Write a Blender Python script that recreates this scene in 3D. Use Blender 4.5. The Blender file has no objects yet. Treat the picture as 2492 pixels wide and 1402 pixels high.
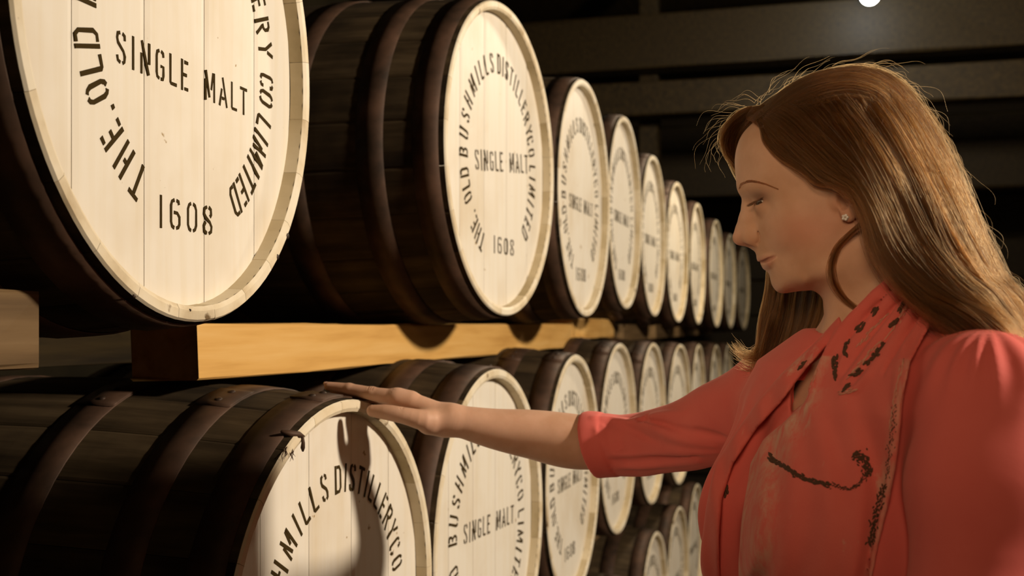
import bpy, math, random
import numpy as np
from mathutils import Vector, Matrix
random.seed(7); rng = np.random.default_rng(7)
SC = bpy.context.scene
COL = SC.collection
# ---------------------------------------------------------------- camera, world, lights
# X = out from the barrel heads into the aisle, Y = along the row away from the camera, Z = up (0 = eye height of the camera)
VPX, VPY, F, D = 2000.0, 790.0, 2700.0, 0.65
EYE = 1.565                                             # camera height above the floor
TH = math.atan2(VPX - 1246.0, F); CT, ST = math.cos(TH), math.sin(TH)
def W(x, y, z): return (x, y, z + EYE)
cam = bpy.data.cameras.new('camera'); co = bpy.data.objects.new('camera', cam); COL.objects.link(co)
cam.sensor_width = 36.0; cam.lens = 36.0 * F / 2492.0
cam.shift_y = (VPY - 701.0) / 2492.0
cam.clip_start = 0.05
co.location = W(D, 0, 0)
co.rotation_euler = (math.pi / 2, 0, math.atan2(ST, CT))
cam.dof.use_dof = True; cam.dof.focus_distance = 1.28
cam.dof.aperture_fstop = (cam.lens / 1000.0) / 0.0062
SC.camera = co
vs = SC.view_settings
vs.view_transform = 'Standard'; vs.look = 'None'; vs.gamma = 1.0; vs.use_curve_mapping = False
vs.exposure = 0.0
wd = bpy.data.worlds.new('world'); SC.world = wd; wd.use_nodes = True
bg = wd.node_tree.nodes['Background']
bg.inputs[0].default_value = (1.0, 0.62, 0.28, 1); bg.inputs[1].default_value = 0.012
def lamp(name, loc, energy, color, size, kind='POINT'):
    l = bpy.data.lights.new(name, kind); l.energy = energy; l.color = color
    if kind == 'AREA': l.shape = 'DISK'; l.size = size
    else: l.shadow_soft_size = size
    o = bpy.data.objects.new(name, l); COL.objects.link(o); o.location = loc
    return o
def aim(o, tgt):
    o.rotation_euler = (Vector(tgt) - Vector(o.location)).to_track_quat('-Z', 'Y').to_euler()
KEY = lamp('key_lamp', W(3.1, 1.50, 1.24), 515.0, (1.0, 0.84, 0.655), 0.13, 'SPOT'); aim(KEY, W(0.0, 2.75, -0.05))
KEY.data.spot_size = math.radians(100); KEY.data.spot_blend = 0.8
KEY2 = lamp('far_aisle_lamp', W(1.0, 5.6, 1.62), 150.0, (1.0, 0.82, 0.58), 0.12)
FILL = lamp('added_fill_behind', W(2.3, -1.9, 1.7), 6.0, (1.0, 0.66, 0.34), 0.8, 'AREA'); aim(FILL, W(0.8, 1.2, -0.1))  # unseen soft fill, added behind the camera to lift the dark sides
SPOT = lamp('added_face_spot', W(0.48, -1.0, 0.50), 84.0, (1.0, 0.68, 0.40), 0.30, 'SPOT'); aim(SPOT, W(0.60, 1.2, 0.06))  # unseen spot, added to brighten the woman's face and chest
SPOT.data.spot_size = math.radians(25); SPOT.data.spot_blend = 1.0
# ---------------------------------------------------------------- helpers
class MB:
    def __init__(s): s.v = []; s.f = []; s.s = []
    def add(s, vs_, fs, smooth=True):
        o = len(s.v); s.v += [tuple(p) for p in vs_]
        for f in fs: s.f.append(tuple(i + o for i in f)); s.s.append(smooth)
    def box(s, a, b, smooth=False):
        x0, y0, z0 = a; x1, y1, z1 = b
        s.add([(x0,y0,z0),(x1,y0,z0),(x1,y1,z0),(x0,y1,z0),(x0,y0,z1),(x1,y0,z1),(x1,y1,z1),(x0,y1,z1)],
              [(0,3,2,1),(4,5,6,7),(0,1,5,4),(1,2,6,5),(2,3,7,6),(3,0,4,7)], smooth)
    def tube(s, pts, rad, n=10, cap=True):
        pts = [Vector(p) for p in pts]; N = len(pts)
        if not hasattr(rad, '__len__'): rad = [rad] * N
        up = Vector((0, 0, 1)); vs_ = []; fs = []
        t0 = (pts[1] - pts[0]).normalized()
        a = t0.cross(up)
        if a.length < 1e-4: a = t0.cross(Vector((1, 0, 0)))
        a.normalize()
        for i, p in enumerate(pts):
            t = (pts[min(i + 1, N - 1)] - pts[max(i - 1, 0)]).normalized()
            a = (a - t * a.dot(t)).normalized(); b = t.cross(a)
            for k in range(n):
                w = 2 * math.pi * k / n
                vs_.append(p + (a * math.cos(w) + b * math.sin(w)) * rad[i])
        for i in range(N - 1):
            for k in range(n):
                k2 = (k + 1) % n
                fs.append((i*n+k, i*n+k2, (i+1)*n+k2, (i+1)*n+k))
        if cap: fs.append(tuple(range(n))[::-1]); fs.append(tuple((N-1)*n + k for k in range(n)))
        s.add(vs_, fs)
    def mesh(s, name, mat=None):
        me = bpy.data.meshes.new(name); me.from_pydata(s.v, [], s.f); me.update()
        me.polygons.foreach_set('use_smooth', s.s)
        if mat: me.materials.append(mat)
        return me
    def build(s, name, mat=None, parent=None):
        return link(name, s.mesh(name, mat), parent)
def link(name, me, parent=None):
    o = bpy.data.objects.new(name, me); COL.objects.link(o)
    if parent is not None: o.parent = parent
    return o
def thing(name, label, cat, loc=(0,0,0), rot=(0,0,0), group=None):
    o = bpy.data.objects.new(name, None); o.empty_display_size = 0.05; COL.objects.link(o)
    o.location = loc; o.rotation_euler = rot; tag(o, label, cat, group)
    return o
def tag(o, label, cat, group=None):
    o['label'] = label; o['category'] = cat
    if group: o['group'] = group
    return o
def copy_tree(o, parent=None):
    c = o.copy(); COL.objects.link(c); c.parent = parent
    for ch in o.children: copy_tree(ch, c)
    return c
# ---------------------------------------------------------------- materials
def mat(name, base, rough=0.6, metal=0.0, spec=0.5):
    m = bpy.data.materials.new(name); m.use_nodes = True
    b = m.node_tree.nodes['Principled BSDF']
    b.inputs['Base Color'].default_value = (*base, 1); b.inputs['Roughness'].default_value = rough
    b.inputs['Metallic'].default_value = metal; b.inputs['Specular IOR Level'].default_value = spec
    return m, m.node_tree, b
def noise_ramp(nt, stops, scale=(1,1,1), nscale=5.0, detail=5.0, coord='Object', rough=0.55, seed=None):
    tc = nt.nodes.new('ShaderNodeTexCoord'); mp = nt.nodes.new('ShaderNodeMapping')
    mp.inputs['Scale'].default_value = scale
    nz = nt.nodes.new('ShaderNodeTexNoise'); nz.inputs['Scale'].default_value = nscale
    nz.inputs['Detail'].default_value = detail; nz.inputs['Roughness'].default_value = rough
    nt.links.new(tc.outputs[coord], mp.inputs['Vector'])
    if seed:
        oi = nt.nodes.new('ShaderNodeObjectInfo'); ad = nt.nodes.new('ShaderNodeVectorMath'); ad.operation = 'ADD'
        ml = nt.nodes.new('ShaderNodeMath'); ml.operation = 'MULTIPLY'; ml.inputs[1].default_value = seed
        nt.links.new(oi.outputs['Random'], ml.inputs[0]); nt.links.new(mp.outputs[0], ad.inputs[0]); nt.links.new(ml.outputs[0], ad.inputs[1])
        nt.links.new(ad.outputs[0], nz.inputs['Vector'])
    else: nt.links.new(mp.outputs[0], nz.inputs['Vector'])
    rp = nt.nodes.new('ShaderNodeValToRGB'); e = rp.color_ramp.elements
    while len(e) < len(stops): e.new(0.5)
    for el, (p, c) in zip(e, stops): el.position = p; el.color = (*c, 1) if len(c) == 3 else c
    nt.links.new(nz.outputs['Fac'], rp.inputs['Fac'])
    return nz, rp
def bump(nt, b, src, strength=0.3, dist=0.002):
    bp = nt.nodes.new('ShaderNodeBump'); bp.inputs['Strength'].default_value = strength; bp.inputs['Distance'].default_value = dist
    nt.links.new(src, bp.inputs['Height']); nt.links.new(bp.outputs[0], b.inputs['Normal'])
def mixc(nt, fac, a, b_, mode='MIX'):
    mx = nt.nodes.new('ShaderNodeMix'); mx.data_type = 'RGBA'; mx.blend_type = mode
    for s_, v in ((0, fac), (6, a), (7, b_)):
        if hasattr(v, 'is_output'): nt.links.new(v, mx.inputs[s_])
        elif isinstance(v, (int, float)): mx.inputs[s_].default_value = v
        else: mx.inputs[s_].default_value = (*v, 1)
    return mx.outputs[2]
def m_wood_dark():
    m, nt, b = mat('barrel_oak', (0.1, 0.07, 0.04), 0.75, spec=0.25)
    nz, rp = noise_ramp(nt, [(0.25, (0.026, 0.016, 0.006)), (0.5, (0.068, 0.044, 0.020)), (0.75, (0.125, 0.085, 0.042))], (1.2, 14, 14), 3.0, 6, seed=9.0)
    n2, r2 = noise_ramp(nt, [(0.35, (0.35, 0.35, 0.35)), (0.65, (1, 1, 1))], (1, 1, 1), 5.0, 4, seed=3.0)
    nt.links.new(mixc(nt, 1.0, rp.outputs[0], r2.outputs[0], 'MULTIPLY'), b.inputs['Base Color'])
    bump(nt, b, nz.outputs['Fac'], 0.4, 0.002)
    return m
def m_iron():
    m, nt, b = mat('hoop_iron', (0.06, 0.035, 0.022), 0.62, 0.25, 0.35)
    nz, rp = noise_ramp(nt, [(0.3, (0.028, 0.016, 0.009)), (0.55, (0.078, 0.041, 0.024)), (0.75, (0.12, 0.062, 0.038))], (1, 1, 1), 14.0, 6)
    nt.links.new(rp.outputs[0], b.inputs['Base Color']); bump(nt, b, nz.outputs['Fac'], 0.25, 0.001)
    return m
def m_paint(name='cask_paint', worn=0.5):
    m, nt, b = mat(name, (0.8, 0.7, 0.52), 0.55, spec=0.3)
    nz, rp = noise_ramp(nt, [(0.30, (0.72, 0.63, 0.49)), (0.52, (0.82, 0.765, 0.66))], (1, 1, 1), 3.5, 5, seed=5.0)
    # chips and specks
    n2, r2 = noise_ramp(nt, [(0.0, (0,0,0)), (0.715, (0,0,0)), (0.74, (1,1,1))], (1, 1, 1), 34.0, 3, seed=4.0)
    c = mixc(nt, r2.outputs[0], rp.outputs[0], (0.36, 0.24, 0.10))
    n3, r3 = noise_ramp(nt, [(0.45, (1,1,1)), (0.8, (0.92, 0.87, 0.76))], (1, 30, 2), 2.0, 5)
    c = mixc(nt, 0.6, c, r3.outputs[0], 'MULTIPLY')
    nt.links.new(c, b.inputs['Base Color']); bump(nt, b, n3.outputs['Fac'], 0.10, 0.001)
    return m
def m_rim():
    m, nt, b = mat('chime_paint', (0.8, 0.7, 0.5), 0.6, spec=0.3)
    nz, rp = noise_ramp(nt, [(0.30, (0.50, 0.38, 0.22)), (0.46, (0.74, 0.63, 0.44)), (0.6, (0.82, 0.74, 0.58))], (3, 1, 1), 9.0, 6, seed=6.0)
    n2, r2 = noise_ramp(nt, [(0.0, (0,0,0)), (0.66, (0,0,0)), (0.72, (1,1,1))], (2, 1, 1), 22.0, 4, seed=4.0)
    c = mixc(nt, r2.outputs[0], rp.outputs[0], (0.20, 0.13, 0.06))
    nt.links.new(c, b.inputs['Base Color']); bump(nt, b, nz.outputs['Fac'], 0.3, 0.002)
    return m
def m_pine(name, dk, lt, lt2, scl=(14, 0.8, 14)):
    m, nt, b = mat(name, lt, 0.6, spec=0.3)
    nz, rp = noise_ramp(nt, [(0.3, dk), (0.5, lt), (0.7, lt2)], scl, 3.0, 6, seed=3.0)
    n2, r2 = noise_ramp(nt, [(0.0, (1,1,1)), (0.70, (1,1,1)), (0.76, (0.45,0.30,0.16))], (1, 0.6, 1), 16.0, 4, seed=3.0)
    nt.links.new(mixc(nt, 1.0, rp.outputs[0], r2.outputs[0], 'MULTIPLY'), b.inputs['Base Color'])
    bump(nt, b, nz.outputs['Fac'], 0.25, 0.002)
    return m
OAK, IRON, PAINT, RIM = m_wood_dark(), m_iron(), m_paint(), m_rim()
def m_wallp():
    m, nt, b = mat('chime_inner_wall', (0.5, 0.4, 0.25), 0.7, spec=0.2)  # inner wall of the chime, browner than its face
    nz, rp = noise_ramp(nt, [(0.30, (0.34, 0.26, 0.13)), (0.5, (0.58, 0.48, 0.31)), (0.7, (0.72, 0.63, 0.46))], (1, 1, 1), 4.0, 6, seed=6.0)
    nt.links.new(rp.outputs[0], b.inputs['Base Color']); bump(nt, b, nz.outputs['Fac'], 0.3, 0.002); return m
WALLP = m_wallp()
INK = mat('stencil_ink', (0.048, 0.030, 0.008), 0.9, spec=0.08)[0]
PINE = m_pine('new_pine', (0.60, 0.32, 0.085), (0.74, 0.43, 0.13), (0.80, 0.50, 0.18))
GREYPINE = m_pine('weathered_pine', (0.12, 0.073, 0.032), (0.18, 0.112, 0.050), (0.225, 0.145, 0.070))
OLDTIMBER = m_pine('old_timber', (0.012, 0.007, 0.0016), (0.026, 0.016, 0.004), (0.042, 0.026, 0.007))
NAIL = mat('nail_iron', (0.05, 0.03, 0.02), 0.5, 0.5)[0]
# ---------------------------------------------------------------- room
def struct(o): o['kind'] = 'structure'; return o
def wood_piece(name, a, b, m, parent=None, seg=8, jit=0.004):
    """a timber with a slightly rough, uneven surface, long in its largest axis; centred on its own origin"""
    a = np.array(a, float); b = np.array(b, float); c = (a + b) / 2; h = (b - a) / 2
    ax = int(np.argmax(h)); o1, o2 = [i for i in range(3) if i != ax]
    mb = MB(); vs_ = []; fs = []
    ring = [(-1,-1),(-.9,-1),(.9,-1),(1,-1),(1,-.9),(1,.9),(1,1),(.9,1),(-.9,1),(-1,1),(-1,.9),(-1,-.9)]
    for i in range(seg + 1):
        t = -1 + 2 * i / seg
        for (u, w) in ring:
            p = [0, 0, 0]; p[ax] = t * h[ax]
            cu = abs(u) == 1 and abs(w) == 1
            p[o1] = u * h[o1] * (0.97 if cu else 1) + random.uniform(-jit, jit) * .5; p[o2] = w * h[o2] * (0.97 if cu else 1) + random.uniform(-jit, jit) * .5
            if i in (0, seg): p[ax] += random.uniform(-jit, jit)
            vs_.append(p)
    n = len(ring)
    for i in range(seg):
        for k in range(n): fs.append((i*n+k, i*n+(k+1) % n, (i+1)*n+(k+1) % n, (i+1)*n+k))
    fs.append(tuple(range(n))[::-1]); fs.append(tuple(seg*n+k for k in range(n)))
    mb.add(vs_, fs, False)
    o = mb.build(name, m, parent); o.location = tuple(c)
    return o
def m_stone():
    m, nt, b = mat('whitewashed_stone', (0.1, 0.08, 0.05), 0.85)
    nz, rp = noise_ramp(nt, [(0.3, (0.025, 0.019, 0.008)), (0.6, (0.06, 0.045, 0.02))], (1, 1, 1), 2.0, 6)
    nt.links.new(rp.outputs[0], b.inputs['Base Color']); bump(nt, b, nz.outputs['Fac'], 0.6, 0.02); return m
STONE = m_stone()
def m_floor():
    m, nt, b = mat('concrete_floor', (0.14, 0.11, 0.08), 0.8)
    nz, rp = noise_ramp(nt, [(0.3, (0.06, 0.045, 0.03)), (0.7, (0.13, 0.10, 0.068))], (1, 1, 1), 2.5, 7)
    nt.links.new(rp.outputs[0], b.inputs['Base Color']); bump(nt, b, nz.outputs['Fac'], 0.3, 0.01); return m
X0, X1, Y0, Y1, ZC = -3.2, 3.6, -3.0, 11.6, 2.75      # room, Z relative to the camera
def slab(name, a, b, m):
    mb = MB(); mb.box(W(*a), W(*b)); return struct(mb.build(name, m))
slab('floor', (X0, Y0, -EYE - 0.1), (X1, Y1, -EYE), m_floor())
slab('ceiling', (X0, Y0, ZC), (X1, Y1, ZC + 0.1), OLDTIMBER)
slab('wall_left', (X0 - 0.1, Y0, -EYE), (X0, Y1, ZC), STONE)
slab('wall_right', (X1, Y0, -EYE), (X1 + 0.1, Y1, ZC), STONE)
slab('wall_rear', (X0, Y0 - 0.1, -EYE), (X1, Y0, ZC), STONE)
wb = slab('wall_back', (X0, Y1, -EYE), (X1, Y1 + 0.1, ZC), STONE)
z = -EYE + 0.02
for hgt in (0.42, 0.38, 0.40, 0.44, 0.36, 0.40, 0.42, 0.38, 0.40, 0.38):
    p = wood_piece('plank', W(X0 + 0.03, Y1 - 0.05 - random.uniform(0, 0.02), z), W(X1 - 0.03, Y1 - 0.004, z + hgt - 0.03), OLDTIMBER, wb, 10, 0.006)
    z += hgt
# tie beams that cross the aisle under the ceiling, with the posts that carry them
n = 0
for (y, za, zb) in ((7.9, 1.50, 1.74), (8.0, 1.86, 2.25), (5.6, 2.05, 2.34), (9.6, 1.10, 1.50)):
    n += 1
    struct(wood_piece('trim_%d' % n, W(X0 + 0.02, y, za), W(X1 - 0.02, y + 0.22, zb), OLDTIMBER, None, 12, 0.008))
for (x, y) in ((0.94, 8.26), (2.25, 8.26), (-0.6, 8.26)):
    n += 1
    struct(wood_piece('trim_%d' % n, W(x - 0.07, y, -EYE), W(x + 0.07, y + 0.16, ZC - 0.01), OLDTIMBER, None, 10, 0.006))
# ---------------------------------------------------------------- hanging lamp far down the aisle
GLOW = bpy.data.materials.new('lamp_glow'); GLOW.use_nodes = True
_nt = GLOW.node_tree; _nt.nodes.remove(_nt.nodes['Principled BSDF']); _e = _nt.nodes.new('ShaderNodeEmission')
_e.inputs[0].default_value = (0.82, 0.93, 1.0, 1); _e.inputs[1].default_value = 60.0
_nt.links.new(_e.outputs[0], _nt.nodes['Material Output'].inputs[0])
lx, ly, lz = 0.95, 7.55, 2.155
t = thing('hanging_lamp', 'lit bluish-white bulb lamp hanging from the timber ceiling above the aisle', 'lamp', W(lx, ly, lz))
mb = MB(); prof = [(0.001, -0.075), (0.03, -0.07), (0.052, -0.045), (0.06, -0.01), (0.05, 0.03), (0.03, 0.06), (0.022, 0.085)]
def lathe(mb, prof, n=24, smooth=True):
    vs_ = []; fs = []
    for (r, z_) in prof:
        for k in range(n): vs_.append((r*math.cos(2*math.pi*k/n), r*math.sin(2*math.pi*k/n), z_))
    for i in range(len(prof)-1):
        for k in range(n): fs.append((i*n+k, i*n+(k+1)%n, (i+1)*n+(k+1)%n, (i+1)*n+k))
    mb.add(vs_, fs, smooth)
lathe(mb, prof); mb.build('bulb', GLOW, t)
mb = MB(); lathe(mb, [(0.024, 0.083), (0.03, 0.09), (0.03, 0.13), (0.012, 0.14)]); mb.build('bulb_holder', NAIL, t)
mb = MB(); mb.tube([(0, 0, 0.135), (0, 0, ZC - lz)], 0.005, 8); mb.build('cord', NAIL, t)
lamp('bulb_light', W(lx, ly, lz - 0.02), 9.0, (0.95, 0.88, 0.75), 0.06).visible_camera = True
# ---------------------------------------------------------------- barrels
R_H, R_B, LEN, TK, DEP = 0.330, 0.356, 0.90, 0.0185, 0.0185
def rad(x):                                            # outer radius at distance -x behind the chime
    tt = min(max(-x / LEN, 0), 1); return R_B - (R_B - R_H) * (2*tt - 1)**2
NST = 24
def stave_mesh():
    mb = MB(); half = math.pi / NST - 0.0012; xs = [-LEN * k / 14 for k in range(15)]; vs_ = []; fs = []
    angs = [-half, -half*0.9, -half*0.3, half*0.3, half*0.9, half]
    drop = [0.0012, 0, 0, 0, 0, 0.0012]
    ring = []
    for x in xs:
        for a, d in zip(angs, drop): r = rad(x) - d; vs_.append((x, r*math.cos(a), r*math.sin(a)))
        for a in angs[::-1]: r = rad(x) - TK; vs_.append((x, r*math.cos(a), r*math.sin(a)))
    n = 12
    for i in range(len(xs)-1):
        for k in range(n): fs.append((i*n+k, i*n+(k+1)%n, (i+1)*n+(k+1)%n, (i+1)*n+k))
    fs.append(tuple((len(xs)-1)*n+k for k in range(n))[::-1])
    mb.add(vs_, fs, False)
    me = mb.mesh('stave', OAK); return me
def chime_mesh():                                      # the bevelled, painted end of one stave
    mb = MB(); half = math.pi / NST - 0.0008; ns = 4; vs_ = []; fs = []
    prof = [(-0.004, R_H - 0.004), (0.0005, R_H - 0.0006), (0.0035, R_H - 0.003), (0.0035, R_H - 0.013), (0.0005, R_H - TK), (-DEP, R_H - TK - 0.001)]
    for i in range(ns + 1):
        a = -half + 2*half*i/ns
        for (x, r) in prof: vs_.append((x, r*math.cos(a), r*math.sin(a)))
    n = len(prof)
    for i in range(ns):
        for k in range(n-1): fs.append((i*n+k, (i+1)*n+k, (i+1)*n+k+1, i*n+k+1))
    for i in (0, ns): fs.append(tuple(i*n+k for k in range(n)))
    mb.add(vs_, fs, False); me = mb.mesh('chime', RIM); me.materials.append(WALLP)
    for p in me.polygons:
        c = [me.vertices[i].co for i in p.vertices]
        if len(p.vertices) == 4 and max(math.hypot(q.y, q.z) for q in c) < R_H - TK + .001: p.material_index = 1
    return me
def hoop_mesh(xa, xb, th=0.0026):
    mb = MB(); n = 72; vs_ = []; fs = []
    pr = [(xa, rad(xa) + 0.0004), (xa, rad(xa) + th), ((xa+xb)/2, rad((xa+xb)/2) + th + .0004), (xb, rad(xb) + th), (xb, rad(xb) + 0.0004)]
    for k in range(n):
        w = 2*math.pi*k/n
        for (x, r) in pr: vs_.append((x, r*math.cos(w), r*math.sin(w)))
    for k in range(n):
        for j in range(4): fs.append((k*5+j, ((k+1)%n)*5+j, ((k+1)%n)*5+j+1, k*5+j+1))
    mb.add(vs_, fs)
    # lapped joint
    vs_ = []; fs = []; m_ = 6
    for k in range(m_ + 1):
        w = -0.10 + 0.20*k/m_
        for (x, r) in pr: vs_.append((x*1.0, (r + 0.0022)*math.cos(w), (r + 0.0022)*math.sin(w)))
    for k in range(m_):
        for j in range(4): fs.append((k*5+j, (k+1)*5+j, (k+1)*5+j+1, k*5+j+1))
    fs.append((0,1,2,3,4)); fs.append(tuple(m_*5+j for j in (4,3,2,1,0)))
    mb.add(vs_, fs)
    return mb.mesh('hoop', IRON)
def rivet_mesh(x, w):
    mb = MB(); r = rad(x) + 0.005; c, s = math.cos(w), math.sin(w); vs_ = []; fs = []
    for (q, hh) in ((0.006, 0), (0.005, 0.002), (0.002, 0.003)):
        for k in range(8):
            a = 2*math.pi*k/8; u = q*math.cos(a); v = q*math.sin(a); rr = r + hh
            vs_.append((x + u, rr*c - v*s, rr*s + v*c))
    for i in range(2):
        for k in range(8): fs.append((i*8+k, i*8+(k+1)%8, (i+1)*8+(k+1)%8, (i+1)*8+k))
    fs.append(tuple(16+k for k in range(8)))
    mb.add(vs_, fs); return mb.mesh('rivet', NAIL)
R_D = R_H - TK
def board_mesh(y0, y1, x=-DEP):
    mb = MB(); g = 0.0006; vs_ = []; fs = []; n = 14; a, b = max(y0 + g, -R_D + .001), min(y1 - g, R_D - .001)
    for k in range(n + 1):
        y = a + (b - a)*k/n; zt = math.sqrt(max(R_D**2 - y*y, 0))
        e = 0.0012 if k in (0, n) else 0.0
        vs_ += [(x - e, y, -zt), (x - e, y, zt), (x - 0.02, y, -zt), (x - 0.02, y, zt)]
    for k in range(n):
        o = k*4; q = o + 4; fs += [(o, q, q+1, o+1), (o+2, o+3, q+3, q+2), (o+1, q+1, q+3, o+3), (o, o+2, q+2, q)]
    fs += [(0,1,3,2), (n*4, n*4+2, n*4+3, n*4+1)]
    mb.add(vs_, fs, False); return mb.mesh('head_board', PAINT)
# stencil alphabet: polylines in a cell of height 1, brush width BW, with the bridges of a stencil left open
def arc(cx, cy, rx, ry, a0, a1, n=7):
    return [(cx + rx*math.cos(math.radians(a0 + (a1-a0)*i/n)), cy + ry*math.sin(math.radians(a0 + (a1-a0)*i/n))) for i in range(n+1)]
BWD = 0.118
def bowl(x0, x1, y0, y1, side):                       # half of an O: a tall stroke with hooked ends
    r = (x1 - x0)*0.5; m_ = (x0 + x1)/2
    if side < 0: return [(m_ - .05, y1), (x0 + .05, y1 - .05), (x0, y1 - .18), (x0, y0 + .18), (x0 + .05, y0 + .05), (m_ - .05, y0)]
    return [(m_ + .05, y1), (x1 - .05, y1 - .05), (x1, y1 - .18), (x1, y0 + .18), (x1 - .05, y0 + .05), (m_ + .05, y0)]
L_, H_ = 0.07, 0.93
GL = {
 'T': (0.46, [[(0, H_), (.46, H_)], [(.23, .86), (.23, 0)]]),
 'H': (0.48, [[(.07, 0), (.07, 1)], [(.41, 0), (.41, 1)], [(.14, .5), (.25, .5)]]),
 'E': (0.40, [[(.07, 0), (.07, 1)], [(.2, H_), (.4, H_)], [(.13, .52), (.33, .52)], [(.2, L_), (.4, L_)]]),
 'O': (0.50, [bowl(.07, .43, L_, H_, -1), bowl(.07, .43, L_, H_, 1)]),
 '0': (0.50, [bowl(.07, .43, L_, H_, -1), bowl(.07, .43, L_, H_, 1)]),
 'L': (0.40, [[(.07, 1), (.07, .1), (.10, L_), (.40, L_)]]),
 'D': (0.50, [[(.07, 0), (.07, 1)], [(.17, H_), (.34, H_), (.43, .8), (.43, .2), (.34, L_), (.17, L_)]]),
 'B': (0.48, [[(.07, 0), (.07, 1)], [(.17, H_), (.33, H_), (.40, .84), (.40, .66), (.33, .56), (.2, .53)], [(.34, .48), (.42, .38), (.42, .18), (.34, L_), (.17, L_)]]),
 'U': (0.50, [[(.07, 1), (.07, .2), (.12, L_), (.21, L_)], [(.43, 1), (.43, .2), (.38, L_), (.29, L_)]]),
 'S': (0.46, [[(.40, .74), (.39, .88), (.30, H_)], [(.19, H_), (.09, .90), (.06, .76), (.10, .63), (.34, .42), (.40, .28), (.38, .12), (.30, L_)], [(.20, L_), (.09, .12), (.06, .26)]]),
 'M': (0.66, [[(.07, 0), (.07, .70)], [(.09, 1), (.30, .12)], [(.40, .40), (.52, .98)], [(.58, 1), (.58, 0)]]),
 'I': (0.20, [[(.10, 0), (.10, 1)]]),
 'R': (0.48, [[(.07, 0), (.07, 1)], [(.17, H_), (.33, H_), (.41, .84), (.41, .64), (.33, .53), (.19, .52)], [(.25, .46), (.43, 0)]]),
 'Y': (0.48, [[(.03, 1), (.22, .52), (.22, 0)], [(.45, 1), (.31, .62)]]),
 'C': (0.46, [[(.40, .74), (.39, .88), (.30, H_)], [(.20, H_), (.10, .88), (.07, .75), (.07, .25), (.10, .12), (.20, L_)], [(.30, L_), (.39, .12), (.40, .26)]]),
 'N': (0.52, [[(.07, 0), (.07, .62)], [(.09, 1), (.42, .02)], [(.45, .36), (.45, 1)]]),
 'G': (0.48, [[(.41, .76), (.39, .88), (.30, H_)], [(.20, H_), (.10, .88), (.07, .75), (.07, .25), (.10, .12), (.20, L_)], [(.27, .46), (.41, .46), (.41, .2), (.38, L_), (.28, L_)]]),
 'A': (0.52, [[(.03, 0), (.17, .60)], [(.22, 1), (.49, 0)], [(.18, .28), (.33, .28)]]),
 '1': (0.22, [[(.10, 0), (.10, 1)]]),
 '6': (0.50, [[(.40, .80), (.38, .9), (.30, H_)], [(.21, H_), (.11, .88), (.07, .75), (.07, .25), (.11, .12), (.20, L_)], [(.19, .55), (.33, .54), (.42, .42), (.42, .2), (.37, .10), (.29, L_)]]),
 '8': (0.48, [[(.21, H_), (.10, .86), (.08, .70), (.16, .58), (.34, .44), (.42, .30), (.40, .14), (.30, L_)], [(.30, H_), (.39, .86), (.40, .70), (.35, .62)], [(.20, L_), (.09, .14), (.07, .30), (.15, .44)]]),
 '.': (0.16, [[(.08, 0), (.08, .13)]]), ' ': (0.50, []),
}
def ribbon(mb, poly, place, bw):
    P = [Vector(p) for p in poly]; N = len(P); vs_ = []
    for i, p in enumerate(P):
        t = (P[min(i+1, N-1)] - P[max(i-1, 0)]).normalized(); nrm = Vector((-t.y, t.x))
        j = random.uniform(.88, 1.12)
        for s in (1, -1): vs_.append(p + nrm*bw/2*s*j)
    nv = len(vs_)
    top = [place(q.x, q.y, 0.0007) for q in vs_]; bot = [place(q.x, q.y, -0.0005) for q in vs_]
    fs = []
    for i in range(N-1):
        a = 2*i; fs += [(a, a+1, a+3, a+2), (a, a+2, nv+a+2, nv+a), (a+1, nv+a+1, nv+a+3, a+3)]
    fs += [(0, nv, nv+1, 1), (nv-2, nv-1, 2*nv-1, 2*nv-2)]
    mb.add(top + bot, fs, False)
def straight(mb, text, y0, y1, zb, h, rot=0.0, bw=BWD):
    adv = []; x = 0
    for ch in text: w = GL[ch][0]; adv.append(x); x += w + 0.22
    tot = x - 0.22; sx = (y1 - y0)/tot; cr, sr = math.cos(rot), math.sin(rot)
    for ch, a in zip(text, adv):
        for pl in GL[ch][1]:
            def place(u, v, x_, a=a):
                yy = y0 + (a + u)*sx; zz = zb + v*h; return (-DEP + x_, yy*cr - zz*sr, yy*sr + zz*cr)
            # brush width is measured in letter heights; draw in true proportion
            k = sx/h
            ribbon(mb, [(p[0]*k, p[1]) for p in pl], lambda u, v, x_, place=place, k=k: place(u/k, v, x_), bw)
def around(mb, word, a0, a1, cy, r0, h, rot=0.0, bw=BWD, k=1.0):
    n_ = len(word)
    # centre angles follow the letter widths
    ws = [GL[c][0] + 0.2 for c in word]; cs = []; x = 0
    for w in ws: cs.append(x + w/2); x += w
    for i, ch in enumerate(word):
        f = 0 if n_ == 1 else (cs[i] - cs[0])/(cs[-1] - cs[0])
        a = math.radians(a0 + (a1 - a0)*f) + rot; w = GL[ch][0]; ca, sa = math.cos(a), math.sin(a)
        for pl in GL[ch][1]:
            def place(u, v, x_):
                tx = (u - w/2*k)*h; rr = r0 + v*h        # up = outward, right = clockwise
                return (-DEP + x_, cy + rr*ca + tx*sa, rr*sa - tx*ca)
            ribbon(mb, [(p[0]*k, p[1]) for p in pl], place, bw)
WORDS = {'THE.': (238, 214), 'OLD': (207, 193), 'BUSHMILLS': (182, 105), 'DISTILLERY': (93, 28), 'CO': (20, 11), 'LIMITED': (0, -45)}
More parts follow.
